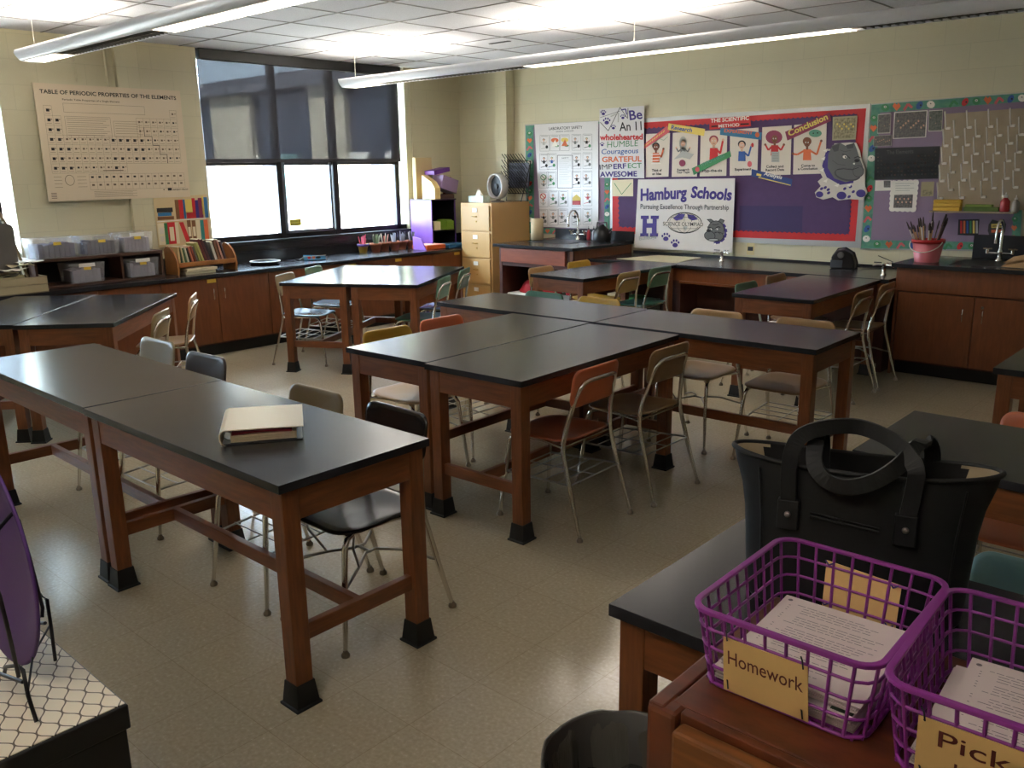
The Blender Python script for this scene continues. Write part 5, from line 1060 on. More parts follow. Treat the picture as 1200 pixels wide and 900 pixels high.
b = MB(); b.lathe([(0.128, 0.0), (0.03, 0.012), (0.001, 0.014)], seg=28, M=Mf, cap=False); b.lathe([(0.03, -0.02), (0.03, 0.03)], seg=16, M=Mf); b.build('fan_grille', blackp, t)
b = MB(); b.lathe([(0.08, 0), (0.08, 0.012), (0.02, 0.02), (0.015, 0.05)], seg=20); b.build('fan_base', greym, t)
t = thing('drying_rack', 'black wire test tube drying rack leaning on the file cabinet', 'drying rack', (-6.98, 7.84, zf))
tilt = lambda u, v, d=0.0: Vector((u, 0.02 + v * 0.12 - d, v))
b = MB(); b.tube([tilt(-0.17, 0.005), tilt(-0.17, 0.46), tilt(0.17, 0.46), tilt(0.17, 0.005)], 0.007, 6, closed=True)
for s in (-1, 1): b.tube([tilt(s * 0.17, 0.44), Vector((s * 0.17, -0.1, 0.0))], 0.006, 6)
b.build('rack_frame', blackp, t)
b = MB(); b.box(-0.165, 0.165, 0.05, 0.056, 0.16, 0.44); b.build('back_plate', mat('rack_grey', (92, 94, 108), 0.5), t)
for r in range(6):
    b = MB(); v = 0.09 + 0.065 * r; b.tube([tilt(-0.17, v), tilt(0.17, v)], 0.0045, 6)
    for k in range(8): u = -0.15 + 0.043 * k; b.tube([tilt(u, v), tilt(u - 0.05, v + 0.13, 0.1)], 0.0048, 5)
    b.build('peg_row', blackp, t)

# ------------------------------------------------------------------ on the left sink bench and the low counter
t = thing('paper_towel_roll', 'cream paper towel roll standing on the left sink bench', 'paper towel', (-6.38, 7.52, 0.8905)); b = MB(); b.lathe([(0.02, 0), (0.07, 0), (0.07, 0.235), (0.02, 0.235), (0.02, 0)], seg=24, cap=False); b.build('roll', mat('towel_tan', (190, 170, 134), 0.8), t)
t = thing('kettle', 'black round kettle on the left sink bench', 'kettle', (-5.66, 7.76, 0.8905)); b = MB(); b.lathe([(0.09, 0), (0.1, 0.02), (0.095, 0.1), (0.06, 0.15), (0.03, 0.165), (0.02, 0.18), (0.001, 0.185)], seg=20); b.build('kettle_body', blackp, t)
b = MB(); b.tube([(-0.07, 0, 0.11), (-0.06, 0, 0.2), (0.06, 0, 0.2), (0.07, 0, 0.11)], 0.009, 8); b.build('kettle_handle', blackp, t); b = MB(); b.tube([(0.08, 0, 0.09), (0.13, 0, 0.14)], 0.012, 8); b.build('spout', blackp, t)
for k, (x, m, lab) in enumerate(((-5.9, mat('soap_red', (160, 40, 50), 0.3), 'red bottle beside the left faucet'), (-5.83, mat('soap_clear', (170, 170, 176), 0.2), 'clear bottle beside the left faucet'), (-5.78, mat('soap_teal', (50, 100, 100), 0.3), 'teal bottle beside the kettle'))):
    bottle(x, 7.84, 0.8905, 0.15, 0.022, m, blackp, lab)
def gas(x, y, label):
    t = thing('gas_valve', label, 'gas valve', (x, y, 0.7705)); b = MB(); b.lathe([(0.024, 0), (0.024, 0.008), (0.014, 0.014), (0.014, 0.07), (0.018, 0.075), (0.018, 0.095)], seg=14); b.build('valve_post', chrome, t)
    for s in (-1, 1):
        b = MB(); b.tube([(0, 0, 0.085), (s * 0.05, -0.01, 0.085), (s * 0.085, -0.02, 0.075)], 0.007, 8); b.build('nozzle', chrome, t); b = MB(); b.box(s * 0.05 - 0.03, s * 0.05 + 0.03, -0.012, 0.0, 0.1, 0.108); b.build('valve_lever', blackp if s < 0 else chrome, t)
gas(-5.62, 7.72, 'twin chrome gas valve at the left end of the low counter'); gas(-4.15, 7.66, 'twin chrome gas valve on the low counter below the bulldog banner corner'); gas(-2.52, 7.4, 'twin chrome gas valve at the right end of the low counter by the sink cabinet')
b = MB(); b.prism([(-0.36, -0.26), (0.34, -0.26), (0.28, 0.3), (-0.2, 0.26)], 0, 0.004); tag(b.build('paper_sheet', mat('counter_sheet', (206, 196, 160), 0.55), loc=(-4.75, 7.52, 0.7705)), 'large pale sheet of paper lying on the low counter under the school banner', 'paper')
t = thing('pencil_sharpener', 'black electric pencil sharpener on the low counter', 'pencil sharpener', (-2.98, 7.72, 0.7705), 0.2)
b = MB(); b.prism([(-0.1, 0), (0.1, 0), (0.1, 0.05), (0.07, 0.13), (0.0, 0.17), (-0.06, 0.16), (-0.1, 0.1)], -0.055, 0.055, Matrix.Rotation(PI / 2, 4, 'X')); b.build('sharpener_body', blackp, t, bevel=0.012)
b = MB(); b.box(-0.105, 0.0, -0.058, 0.058, 0.005, 0.075); b.build('shavings_bin', mat('smoke_plastic', (80, 84, 90), 0.15), t, bevel=0.006)
b = MB(); b.lathe([(0.028, 0), (0.028, 0.008), (0.012, 0.006)], seg=16, M=Matrix.Translation((-0.02, -0.056, 0.12)) @ Matrix.Rotation(PI / 2, 4, 'X')); b.build('pencil_hole', greym, t)
b = MB(); b.tube([(0.1, 0, 0.04), (0.16, 0.05, 0.01), (0.3, 0.1, 0.006), (0.38, 0.2, 0.05), (0.25, 0.22, 0.1)], 0.004, 6); b.build('cord', blackp, t)
def outlet(x, z, label):
    t = thing('wall_outlet', label, 'outlet', (x, YW - 0.001, z)); b = MB(); b.box(-0.04, 0.04, -0.006, 0, -0.06, 0.06); b.build('cover_plate', mat('outlet_ivory', (206, 190, 140), 0.5), t, bevel=0.002)
    b = MB(); b.box(-0.028, 0.028, -0.009, -0.006, -0.02, 0.02); b.build('socket', blackp, t)
outlet(-4.02, 0.87, 'ivory wall outlet under the bulletin board right of the school banner'); outlet(-5.45, 0.88, 'ivory wall outlet with a black plug left of the school banner')
t = thing('power_plug', 'black plug with a hanging cord in the left wall outlet', 'plug', (-5.45, YW - 0.0105, 0.88)); b = MB(); b.box(-0.03, 0.03, -0.04, 0, -0.015, 0.02); b.build('plug_head', blackp, t, bevel=0.005); b = MB(); b.tube([(-0.03, -0.03, 0), (-0.09, -0.05, -0.01), (-0.12, -0.07, -0.06), (-0.08, -0.1, -0.1)], 0.004, 6); b.build('cord', blackp, t)
# below the benches
b = MB(); b.prism(rrect(0.62, 0.4, 0.04, 4), 0, 0.03); o = MB()
t = thing('storage_tote', 'white plastic tote with a flat lid under the left sink bench', 'tote', (-6.10, 7.2, 0)); b = MB(); b.box(-0.25, 0.25, -0.2, 0.2, 0, 0.33); b.build('tote_body', mat('tote_clear', (170, 170, 168), 0.4), t, bevel=0.02); b = MB(); b.box(-0.26, 0.26, -0.22, 0.22, 0.33, 0.36); b.build('tote_lid', white, t, bevel=0.01)
redc = mat('red_cloth', (176, 20, 34), 0.6)
def lump(name, label, x, y, z, sx, sy, sz, m, seed):
    rr = random.Random(seed); b = MB(); n, mm_ = 16, 9; vs = []
    for i in range(mm_):
        ph_ = PI / 2 * i / (mm_ - 1)
        for k in range(n):
            th = 2 * PI * k / n; w_ = 1 + 0.14 * math.sin(3 * th + seed) + 0.1 * math.sin(5 * th + i); c = max(0.02, math.cos(ph_) ** 0.4 if i < mm_ - 1 else 0.02)
            vs.append((sx * c * w_ * math.cos(th), sy * c * w_ * math.sin(th), sz * (math.sin(ph_) * (1 + 0.12 * math.sin(4 * th + i * 1.3)))))
    fs = [(i * n + k, i * n + (k + 1) % n, (i + 1) * n + (k + 1) % n, (i + 1) * n + k) for i in range(mm_ - 1) for k in range(n)] + [tuple(range(n - 1, -1, -1)), tuple(range((mm_ - 1) * n, mm_ * n))]
    b.add(vs, fs, 0, True); return tag(b.build(name, m, loc=(x, y, z)), label, 'bag')
lump('cloth_bag', 'bright red cloth bag lying on the white tote', -6.05, 7.2, 0.3605, 0.24, 0.15, 0.14, redc, 2)
lump('cloth_bag', 'smaller red cloth bag at the right end of the white tote', -5.62, 7.28, 0.3605, 0.14, 0.12, 0.1, redc, 5)
b = MB(); b.box(-0.16, 0.16, -0.12, 0.12, 0, 0.3595); tag(b.build('storage_crate', mat('crate_grey', (120, 120, 118), 0.5), loc=(-5.62, 7.30, 0), bevel=0.01), 'grey crate under the smaller red bag', 'crate')
for k, (m, h, lab) in enumerate(((white, 0.42, 'white carton standing under the low counter'), (mat('carton_green', (60, 140, 70), 0.5), 0.4, 'green and white carton under the low counter'), (mat('carton_pale', (190, 200, 196), 0.5), 0.38, 'pale carton under the low counter near the yellow chair'))):
    b = MB(); b.box(-0.07, 0.07, -0.12, 0.12, 0, h); b.box(-0.071, 0.071, -0.121, 0.121, h * 0.8, h * 0.84); tag(b.build('carton', m, loc=(-5.12 + 0.17 * k, 7.34, 0), bevel=0.002), lab, 'carton')
# on the right sink cabinet
t = thing('brush_bucket', 'pink bucket with a red rim full of paint brushes beside the right sink', 'bucket', (-2.2, 7.42, 0.9005))
b = MB(); b.lathe([(0.09, 0), (0.115, 0.15), (0.11, 0.15), (0.085, 0.006), (0.001, 0.006)], seg=28, cap=False); b.build('bucket_body', mat('bucket_pink', (206, 110, 118), 0.4), t)
b = MB(); b.lathe([(0.112, 0.15), (0.123, 0.15), (0.125, 0.178), (0.113, 0.178), (0.112, 0.15)], seg=28, cap=False); b.build('bucket_rim', mat('rim_red', (186, 36, 36), 0.4), t)
b = MB(); b.tube([(0.12 * math.cos(q), -0.03 + 0.12 * math.sin(q) - 0.02, 0.16 - 0.075 * math.sin(-q)) for q in [-PI * k / 12 for k in range(13)]], 0.004, 8); b.build('bucket_handle', white, t)
rr = random.Random(9)
for k in range(22):
    a_ = rr.random() * 6.28; q = 0.075 * math.sqrt(rr.random()); l = 0.26 + 0.12 * rr.random(); spread = 1.5 + rr.random(); wide = k % 4 == 0
    p0 = Vector((q * math.cos(a_) * 0.6, q * math.sin(a_) * 0.6, 0.0)); d = Vector((math.cos(a_) * q * spread, math.sin(a_) * q * spread * 0.6, l)) ; p1 = p0 + d
    t = thing('paint_brush', 'paint brush standing in the pink bucket', 'brush', (-2.2, 7.42, 0.908), 0, 'paint brushes in the pink bucket')
    b = MB(); b.tube([p0, p0 + d * 0.8], 0.0045 + 0.003 * wide, 6, rs=[0.003, 0.006 if wide else 0.0045]); b.build('brush_handle', (mat('brush_wood', (176, 130, 70), 0.4), mat('brush_dark', (70, 50, 40), 0.4), mat('brush_white', (210, 200, 180), 0.4))[k % 3], t)
    b = MB(); b.tube([p0 + d * 0.8, p0 + d * 0.9, p1], 0.006, 6, rs=[0.006, 0.009 if wide else 0.006, 0.003]); b.build('bristles', mat('bristle', (60, 50, 44), 0.8), t)
t = thing('paper_bag', 'brown paper bag lying on the sink cabinet at the right edge', 'paper bag', (-1.32, 7.36, 0.9045)); b = MB(); b.add([(-0.32, -0.05, 0), (0.25, -0.16, 0), (0.28, 0.16, 0), (-0.3, 0.16, 0), (-0.28, -0.03, 0.03), (0.22, -0.12, 0.16), (0.25, 0.12, 0.17), (-0.2, 0.14, 0.07)], [(3, 2, 1, 0), (4, 5, 6, 7), (0, 1, 5, 4), (1, 2, 6, 5), (2, 3, 7, 6), (3, 0, 4, 7)]); b.build('bag_body', mat('kraft_paper', (176, 138, 92), 0.7), t)
b = MB(); b.add([(-0.30, -0.07, 0.03), (-0.05, -0.15, 0.09), (-0.08, 0.02, 0.115), (-0.26, 0.05, 0.07)], [(0, 1, 2, 3)]); b.build('folded_flap', MATS['kraft_paper'], t)

# ------------------------------------------------------------------ white binder on the front table
t = thing('binder', 'cream covered ring binder stuffed with red and white papers lying on the front table', 'binder', (-2.665, 1.615, 0.7702), math.radians(56))
cov = mat('binder_cover', (226, 208, 176), 0.3)
b = MB(); b.box(-0.13, 0.135, -0.145, 0.145, 0, 0.004); b.build('back_cover', blackp, t, bevel=0.002)
b = MB(); pr = [(-0.122, 0.0), (-0.132, 0.006), (-0.137, 0.02), (-0.137, 0.036), (-0.132, 0.046), (-0.122, 0.051), (0.14, 0.047), (0.14, 0.0495), (-0.122, 0.055), (-0.135, 0.050), (-0.141, 0.038), (-0.141, 0.018), (-0.135, 0.003), (-0.122, -0.0)]
b.prism(pr, -0.148, 0.148, Matrix.Rotation(PI / 2, 4, 'X')); b.build('front_cover', cov, t)
b = MB()
for k in range(8): b.box(-0.105, 0.115 - 0.003 * (k % 3), -0.138 + 0.003 * (k % 2), 0.14, 0.006 + 0.003 * k, 0.0085 + 0.003 * k)
b.build('papers', mat('aged_paper', (206, 190, 160), 0.7), t)
b = MB(); n = 8
for (zc_, amp, y0_) in ((0.031, 0.006, -0.139), (0.036, 0.004, -0.141)):
    vs = [(-0.1 + 0.2 * i / n, yy, zc_ + amp * math.sin(PI * i / n)) for yy in (y0_, 0.13) for i in range(n + 1)]; vs += [(x, y, z + 0.002) for x, y, z in vs]; m_ = n + 1
    b.add(vs, [(i, i + 1, m_ + i + 1, m_ + i) for i in range(n)] + [(2 * m_ + i, 2 * m_ + i + 1, 3 * m_ + i + 1, 3 * m_ + i) for i in range(n)] + [(i, i + 1, 2 * m_ + i + 1, 2 * m_ + i) for i in range(n)])
b.build('red_folder', mat('folder_crimson', (140, 24, 36), 0.5), t)
b = MB()
for yy in (-0.1, 0.0, 0.1): b.lathe([(0.016, -0.002), (0.019, 0), (0.016, 0.002)], seg=16, M=Matrix.Translation((-0.112, yy, 0.024)) @ Matrix.Rotation(PI / 2, 4, 'X'), cap=False)
b.box(-0.134, -0.105, -0.14, 0.14, 0.004, 0.006); b.build('ring_mechanism', steel, t)

# ------------------------------------------------------------------ tote bag on the near table
leather = mat('black_leather', (19, 20, 22), 0.62, noise=0.1, nscale=60, bump=0.08)
t = thing('tote_bag', 'large black leather tote bag with two handles standing on the near table', 'bag', (-0.59, 1.70, 0.7702), math.radians(18))
lining = mat('bag_lining', (176, 158, 128), 0.7)
def ringpts(w, d, z, n=56, pinch=0.0, sag=0.0, off=0.0):
    out = []
    for k in range(n):
        th = 2 * PI * k / n; c, s = math.cos(th), math.sin(th)
        x = w / 2 * math.copysign(abs(c) ** 0.62, c); y = d / 2 * math.copysign(abs(s) ** (0.75 + pinch), s)
        out.append((x, y, z - sag * (1 - (2 * x / w) ** 2)))
    return out
lv = [(0.405, 0.125, 0.0, 0, 0), (0.420, 0.140, 0.012, 0, 0), (0.428, 0.145, 0.06, 0, 0), (0.436, 0.140, 0.13, 0.05, 0), (0.446, 0.137, 0.20, 0.12, 0), (0.462, 0.135, 0.25, 0.2, 0.003), (0.488, 0.133, 0.292, 0.3, 0.010), (0.500, 0.132, 0.318, 0.35, 0.014), (0.502, 0.131, 0.325, 0.35, 0.015)]
n = 56
def loft(levels, inset=0.0):
    b = MB(); vs = []
    for (w_, d_, z_, p_, sg) in levels: vs += ringpts(w_ - 2 * inset, d_ - 2 * inset, z_, n, p_, sg)
    fs = [(i * n + k, i * n + (k + 1) % n, (i + 1) * n + (k + 1) % n, (i + 1) * n + k) for i in range(len(levels) - 1) for k in range(n)]
    return b, vs, fs
b, vs, fs = loft(lv); fs.append(tuple(range(n - 1, -1, -1))); b.add(vs, fs, 0, True)
bi, vi, fi = loft([lv[2]] + lv[3:], 0.005); fi = [tuple(reversed(f)) for f in fi]; fi.append(tuple(range(n))); 
body = b.build('bag_body', leather, t)
bi.add(vi, fi, 0, True)
for q, f in enumerate(bi.f):
    xs = [bi.v[i][0] for i in f]; 
    if abs(sum(xs) / len(xs)) > 0.19: bi.m[q] = 1
bi.build('bag_lining', [mat('bag_inside_black', (22, 21, 22), 0.7), lining], t, fix=False)
b = MB(); b.tube(ringpts(0.504, 0.133, 0.326, n, 0.35, 0.015), 0.0055, 8, closed=True); b.build('rim_piping', leather, t)
for sx in (-1, 1):
    b = MB(); pts = []
    for i in range(len(lv)): w_, d_, z_, p_, sg = lv[i]; pts.append((sx * (w_ / 2 - 0.045 - 0.01 * i * 0), -d_ / 2 + 0.001, z_))
    b.tube([(sx * 0.170, -0.064, 0.004), (sx * 0.176, -0.067, 0.1), (sx * 0.18, -0.0635, 0.2), (sx * 0.19, -0.058, 0.3)], 0.0022, 6); b.build('side_seam', leather, t)
def strap(yb, drop, name):
    """handle strap rooted on the bag's front or back face"""
    sg = 1 if yb > 0 else -1; b = MB(); pts = []
    if drop:      # front handle flopped down in front of the mouth
        P_ = [(-0.127, yb, 0.235), (-0.130, yb * 1.02, 0.29), (-0.128, yb * 1.05, 0.34), (-0.118, yb * 1.0, 0.372), (-0.095, yb * 0.9, 0.390), (-0.055, yb * 0.6, 0.398), (-0.01, yb * 0.3, 0.396), (0.035, yb * 0.4, 0.386), (0.070, yb * 0.6, 0.370), (0.092, yb * 0.9, 0.35), (0.100, yb * 1.05, 0.33), (0.098, yb * 1.0, 0.29), (0.092, yb, 0.235)]
    else:
        P_ = [(-0.075, yb, 0.25), (-0.079, yb * 0.9, 0.33), (-0.082, yb * 0.5, 0.362), (-0.084, 0.0, 0.376), (-0.085, -0.05, 0.365), (-0.082, -0.086, 0.33), (-0.055, -0.1, 0.302), (-0.015, -0.104, 0.298), (0.03, -0.1, 0.315), (0.07, -0.07, 0.342), (0.095, -0.02, 0.365), (0.115, 0.03, 0.365), (0.13, yb * 0.9, 0.335), (0.135, yb, 0.25)]
    sm = []
    for i in range(len(P_) - 1):
        p0 = Vector(P_[max(i - 1, 0)]); p1 = Vector(P_[i]); p2 = Vector(P_[i + 1]); p3 = Vector(P_[min(i + 2, len(P_) - 1)])
        for q in range(4):
            u = q / 4; sm.append(0.5 * ((2 * p1) + (p2 - p0) * u + (2 * p0 - 5 * p1 + 4 * p2 - p3) * u * u + (3 * p1 - p0 - 3 * p2 + p3) * u ** 3))
    sm.append(Vector(P_[-1]))
    vs = []; fs = []
    N_ = len(sm)
    for i, p in enumerate(sm):
        tg = (sm[min(i + 1, N_ - 1)] - sm[max(i - 1, 0)]).normalized(); out_ = Vector((0, 1, 0)) if abs(tg.y) < 0.9 else Vector((0, 0, 1))
        # strap lies flat: its width stays roughly across the plane of the loop
        wdir = tg.cross(out_).normalized() if abs(tg.z) > 0.75 or drop is None else Vector((0, 1, 0)) - tg * tg.y
        f_ = min(1, max(0, (abs(tg.z) - 0.3) / 0.5)); w2 = tg.cross(out_).normalized(); w1 = (Vector((0, 1, 0)) - tg * tg.y).normalized()
        if w1.dot(Vector((0, 1, 0))) < 0: w1 = -w1
        wdir = w2 if drop else w2
        nn = tg.cross(wdir).normalized()
        for a_, c_ in ((-1, -1), (1, -1), (1, 1), (-1, 1)): vs.append(p + wdir * (a_ * 0.0155) + nn * (c_ * 0.0045))
    fs = [(0, 1, 2, 3), tuple(range(4 * N_ - 1, 4 * N_ - 5, -1))] + [(i * 4 + k, i * 4 + (k + 1) % 4, (i + 1) * 4 + (k + 1) % 4, (i + 1) * 4 + k) for i in range(N_ - 1) for k in range(4)]
    b.add(vs, fs, 0, False); return b.build(name, leather, t, bevel=0.001)
strap(-0.0735, True, 'handle'); strap(0.064, False, 'handle')
for sx in (-0.127, 0.091):
    b = MB(); b.box(sx - 0.021, sx + 0.021, -0.079, -0.06, 0.18, 0.245); pch = b.build('handle_tab', leather, t, bevel=0.003)
    b = MB(); b.lathe([(0.0065, 0), (0.0065, 0.003), (0.003, 0.005)], seg=14, M=Matrix.Translation((sx, -0.079, 0.215)) @ Matrix.Rotation(PI / 2, 4, 'X')); b.build('rivet', mat('rivet_metal', (170, 160, 160), 0.3, 1.0), pch)
b = MB(); b.tube([(-0.085, -0.0705, 0.215), (0.045, -0.0705, 0.20)], 0.003, 6); b.tube([(-0.085, -0.0705, 0.222), (0.045, -0.0705, 0.207)], 0.002, 6); b.build('pocket_zip', leather, t)
b = MB(); b.tube([(0.175 + 0.022 * math.cos(q), -0.02, 0.024 + 0.022 * math.sin(q)) for q in [2 * PI * k / 16 for k in range(16)]], 0.002, 6, closed=True); b.build('metal_ring', steel, t)

# ------------------------------------------------------------------ teacher's wooden desk and baskets
ZD = 0.92
t = thing('wooden_desk', 'worn reddish wooden desk at the bottom right carrying the purple baskets', 'desk', (0.0, 1.1, 0))
def D_(name, x0, x1, y0, y1, z0, z1, m, bev=0.004, par=None): b = MB(); b.box(x0, x1, y0 - 1.1, y1 - 1.1, z0, z1); return b.build(name, m, par or t, bevel=bev)
D_('desk_top', -0.575, 0.6, 0.972, 1.362, ZD - 0.025, ZD, deskwood, 0.004)
D_('edge_moulding', -0.602, -0.575, 0.95, 1.365, ZD - 0.035, ZD + 0.001, deskwood, 0.004)
D_('leg', -0.602, -0.552, 0.945, 0.995, 0, ZD - 0.001, deskwood, 0.008)
D_('leg', 0.55, 0.6, 0.945, 0.995, 0, ZD - 0.001, deskwood, 0.008)
D_('leg', -0.60, -0.55, 1.312, 1.362, 0, ZD - 0.026, deskwood, 0.006)
D_('leg', 0.55, 0.6, 1.312, 1.362, 0, ZD - 0.026, deskwood, 0.006)
D_('side_panel', -0.595, -0.575, 0.995, 1.312, 0.25, ZD - 0.035, deskwood, 0.002)
D_('front_rail', -0.552, 0.55, 0.957, 0.972, ZD - 0.03, ZD - 0.001, deskwood, 0.002)
dr = D_('drawer', -0.548, 0.55, 0.925, 0.957, ZD - 0.17, ZD - 0.012, mat('drawer_front_wood', (122, 72, 32), 0.42, noise=0.3, nscale=8, stretch=(1, 8, 8)), 0.006)
D_('drawer', -0.548, 0.55, 0.93, 0.957, ZD - 0.36, ZD - 0.18, MATS['drawer_front_wood'], 0.006)
basm = mat('basket_purple', (136, 48, 138), 0.35)
def make_basket():
    t = thing('wire_basket', '', 'basket')
    W0, D0, W1_, D1, H_ = 0.238, 0.288, 0.270, 0.318, 0.127
    def peri(u, z):           # u in 0..1 round the basket at height z
        f = z / H_; w_, d_ = W0 + (W1_ - W0) * f, D0 + (D1 - D0) * f; pts = rrect(w_, d_, 0.032, 6)
        L = [0.0]
        for i in range(len(pts)): q = pts[(i + 1) % len(pts)]; L.append(L[-1] + math.hypot(q[0] - pts[i][0], q[1] - pts[i][1]))
        s = u % 1 * L[-1]
        for i in range(len(pts)):
            if s <= L[i + 1] + 1e-9:
                a_ = (s - L[i]) / max(1e-9, L[i + 1] - L[i]); p, q = pts[i], pts[(i + 1) % len(pts)]; return Vector((p[0] + (q[0] - p[0]) * a_, p[1] + (q[1] - p[1]) * a_, z))
    b = MB(); w_, d_ = W1_, D1
    o_, i_ = rrect(W1_ + 0.010, D1 + 0.010, 0.038, 6), rrect(W1_ - 0.010, D1 - 0.010, 0.027, 6); m_ = len(o_)
    vs = [(x, y, H_ - 0.006) for x, y in o_] + [(x, y, H_ + 0.001) for x, y in o_] + [(x, y, H_ + 0.001) for x, y in i_] + [(x, y, H_ - 0.004) for x, y in i_]
    b.add(vs, [(r * m_ + k, r * m_ + (k + 1) % m_, ((r + 1) % 4) * m_ + (k + 1) % m_, ((r + 1) % 4) * m_ + k) for r in range(4) for k in range(m_)]); b.build('basket_rim', basm, t, bevel=0.0015)
    b = MB()
    for z in (0.004, 0.034, 0.065, 0.096): b.tube([peri(k / 64, z) for k in range(64)], 0.0025 if z > 0.01 else 0.0032, 6, closed=True)
    b.build('hoop', basm, t)
    b = MB(); nb = 36
    for k in range(nb): b.tube([peri(k / nb + 0.01, 0.003), peri(k / nb + 0.01, 0.065), peri(k / nb + 0.01, H_ - 0.004)], 0.0027, 6)
    b.build('upright_bars', basm, t)
    b = MB()
    for k in range(8): x = -0.105 + 0.21 * k / 7; b.box(x - 0.0018, x + 0.0018, -D0 / 2 + 0.002, D0 / 2 - 0.002, 0.0, 0.004)
    for k in range(9): y = -0.13 + 0.26 * k / 8; b.box(-W0 / 2 + 0.002, W0 / 2 - 0.002, y - 0.0018, y + 0.0018, 0.0, 0.004)
    b.build('base_grid', basm, t)
    return t
tagm = mat('tag_kraft', (222, 184, 120), 0.6, noise=0.05, nscale=12); tagi = mat('tag_ink', (96, 36, 26), 0.7); tie = mat('tie_purple', (62, 40, 110), 0.6)
def basket_tag(parent, lines, x0, x1, z0, z1, yb):
    fr = (z0 + z1) / 2 / 0.127
    a = Art((0, yb, 0), (1, 0, 0), (0, -0.13, 1), (0, -1, 0), step=0.0004); a.slab([(x0, z0), (x1, z0 + 0.002), (x1 - 0.002, z1), (x0 + 0.001, z1 - 0.001)], tagm, 0.0012)
    for s, ax0, ax1, bz, h in lines: a.text(s, ax0, bz, ax1, bz, h, tagi, 1, 0.004, up=1)
    o = a.done('name_tag', parent)
    for xx in (x0 + 0.008, x1 - 0.008):
        for zz in (z0 + 0.006, z1 - 0.004):
            b = MB(); b.tube([(xx, yb - 0.001 - 0.13 * zz, zz), (xx + 0.002, yb - 0.006 - 0.13 * zz, zz + 0.002), (xx - 0.001, yb - 0.003 - 0.13 * zz, zz + 0.012), (xx - 0.006, yb + 0.004 - 0.13 * zz, zz + 0.013)], 0.0011, 6); b.build('tie', ink if yb < 0 else tie, o)
    return o
bk1 = make_basket(); bk2 = copy_tree(bk1)
for o, x, y, r, lab in ((bk1, -0.4515, 1.190, 0.010, 'purple plastic grid basket tagged Homework'), (bk2, -0.1745, 1.182, 0.03, 'purple plastic grid basket tagged Pick Up at the right edge')):
    o.location = (x, y, ZD + 0.0005); o.rotation_euler.z = r; o['label'] = lab; o['group'] = 'purple baskets on the wooden desk'
basket_tag(bk1, [('Homework', -0.072, 0.040, 0.052, 0.023)], -0.080, 0.048, 0.004, 0.096, -0.1475)
basket_tag(bk2, [('Pick', -0.065, 0.015, 0.060, 0.024), ('Up', -0.045, -0.01, 0.020, 0.024)], -0.090, 0.065, 0.002, 0.096, -0.1475)
a = Art((0, 0.1455, 0), (1, 0, 0), (0, 0.1, 1), (0, -1, 0), step=0.0004); a.slab([(-0.055, 0.02), (0.065, 0.015), (0.066, 0.098), (-0.056, 0.105)], tagm, 0.0012); bt = a.done('back_tag', bk1)
for xx, zz in ((-0.05, 0.1), (0.055, 0.093), (-0.05, 0.03), (0.055, 0.026)): b = MB(); b.tube([(xx - 0.008, 0.147 + 0.1 * zz, zz + 0.004), (xx, 0.141 + 0.1 * zz, zz), (xx + 0.008, 0.139 + 0.1 * zz, zz + 0.006)], 0.0014, 6); b.build('tie', tie, bt)
sheetm = mat('copy_paper', (226, 210, 206), 0.6); textm = mat('print_grey', (120, 108, 112), 0.7)
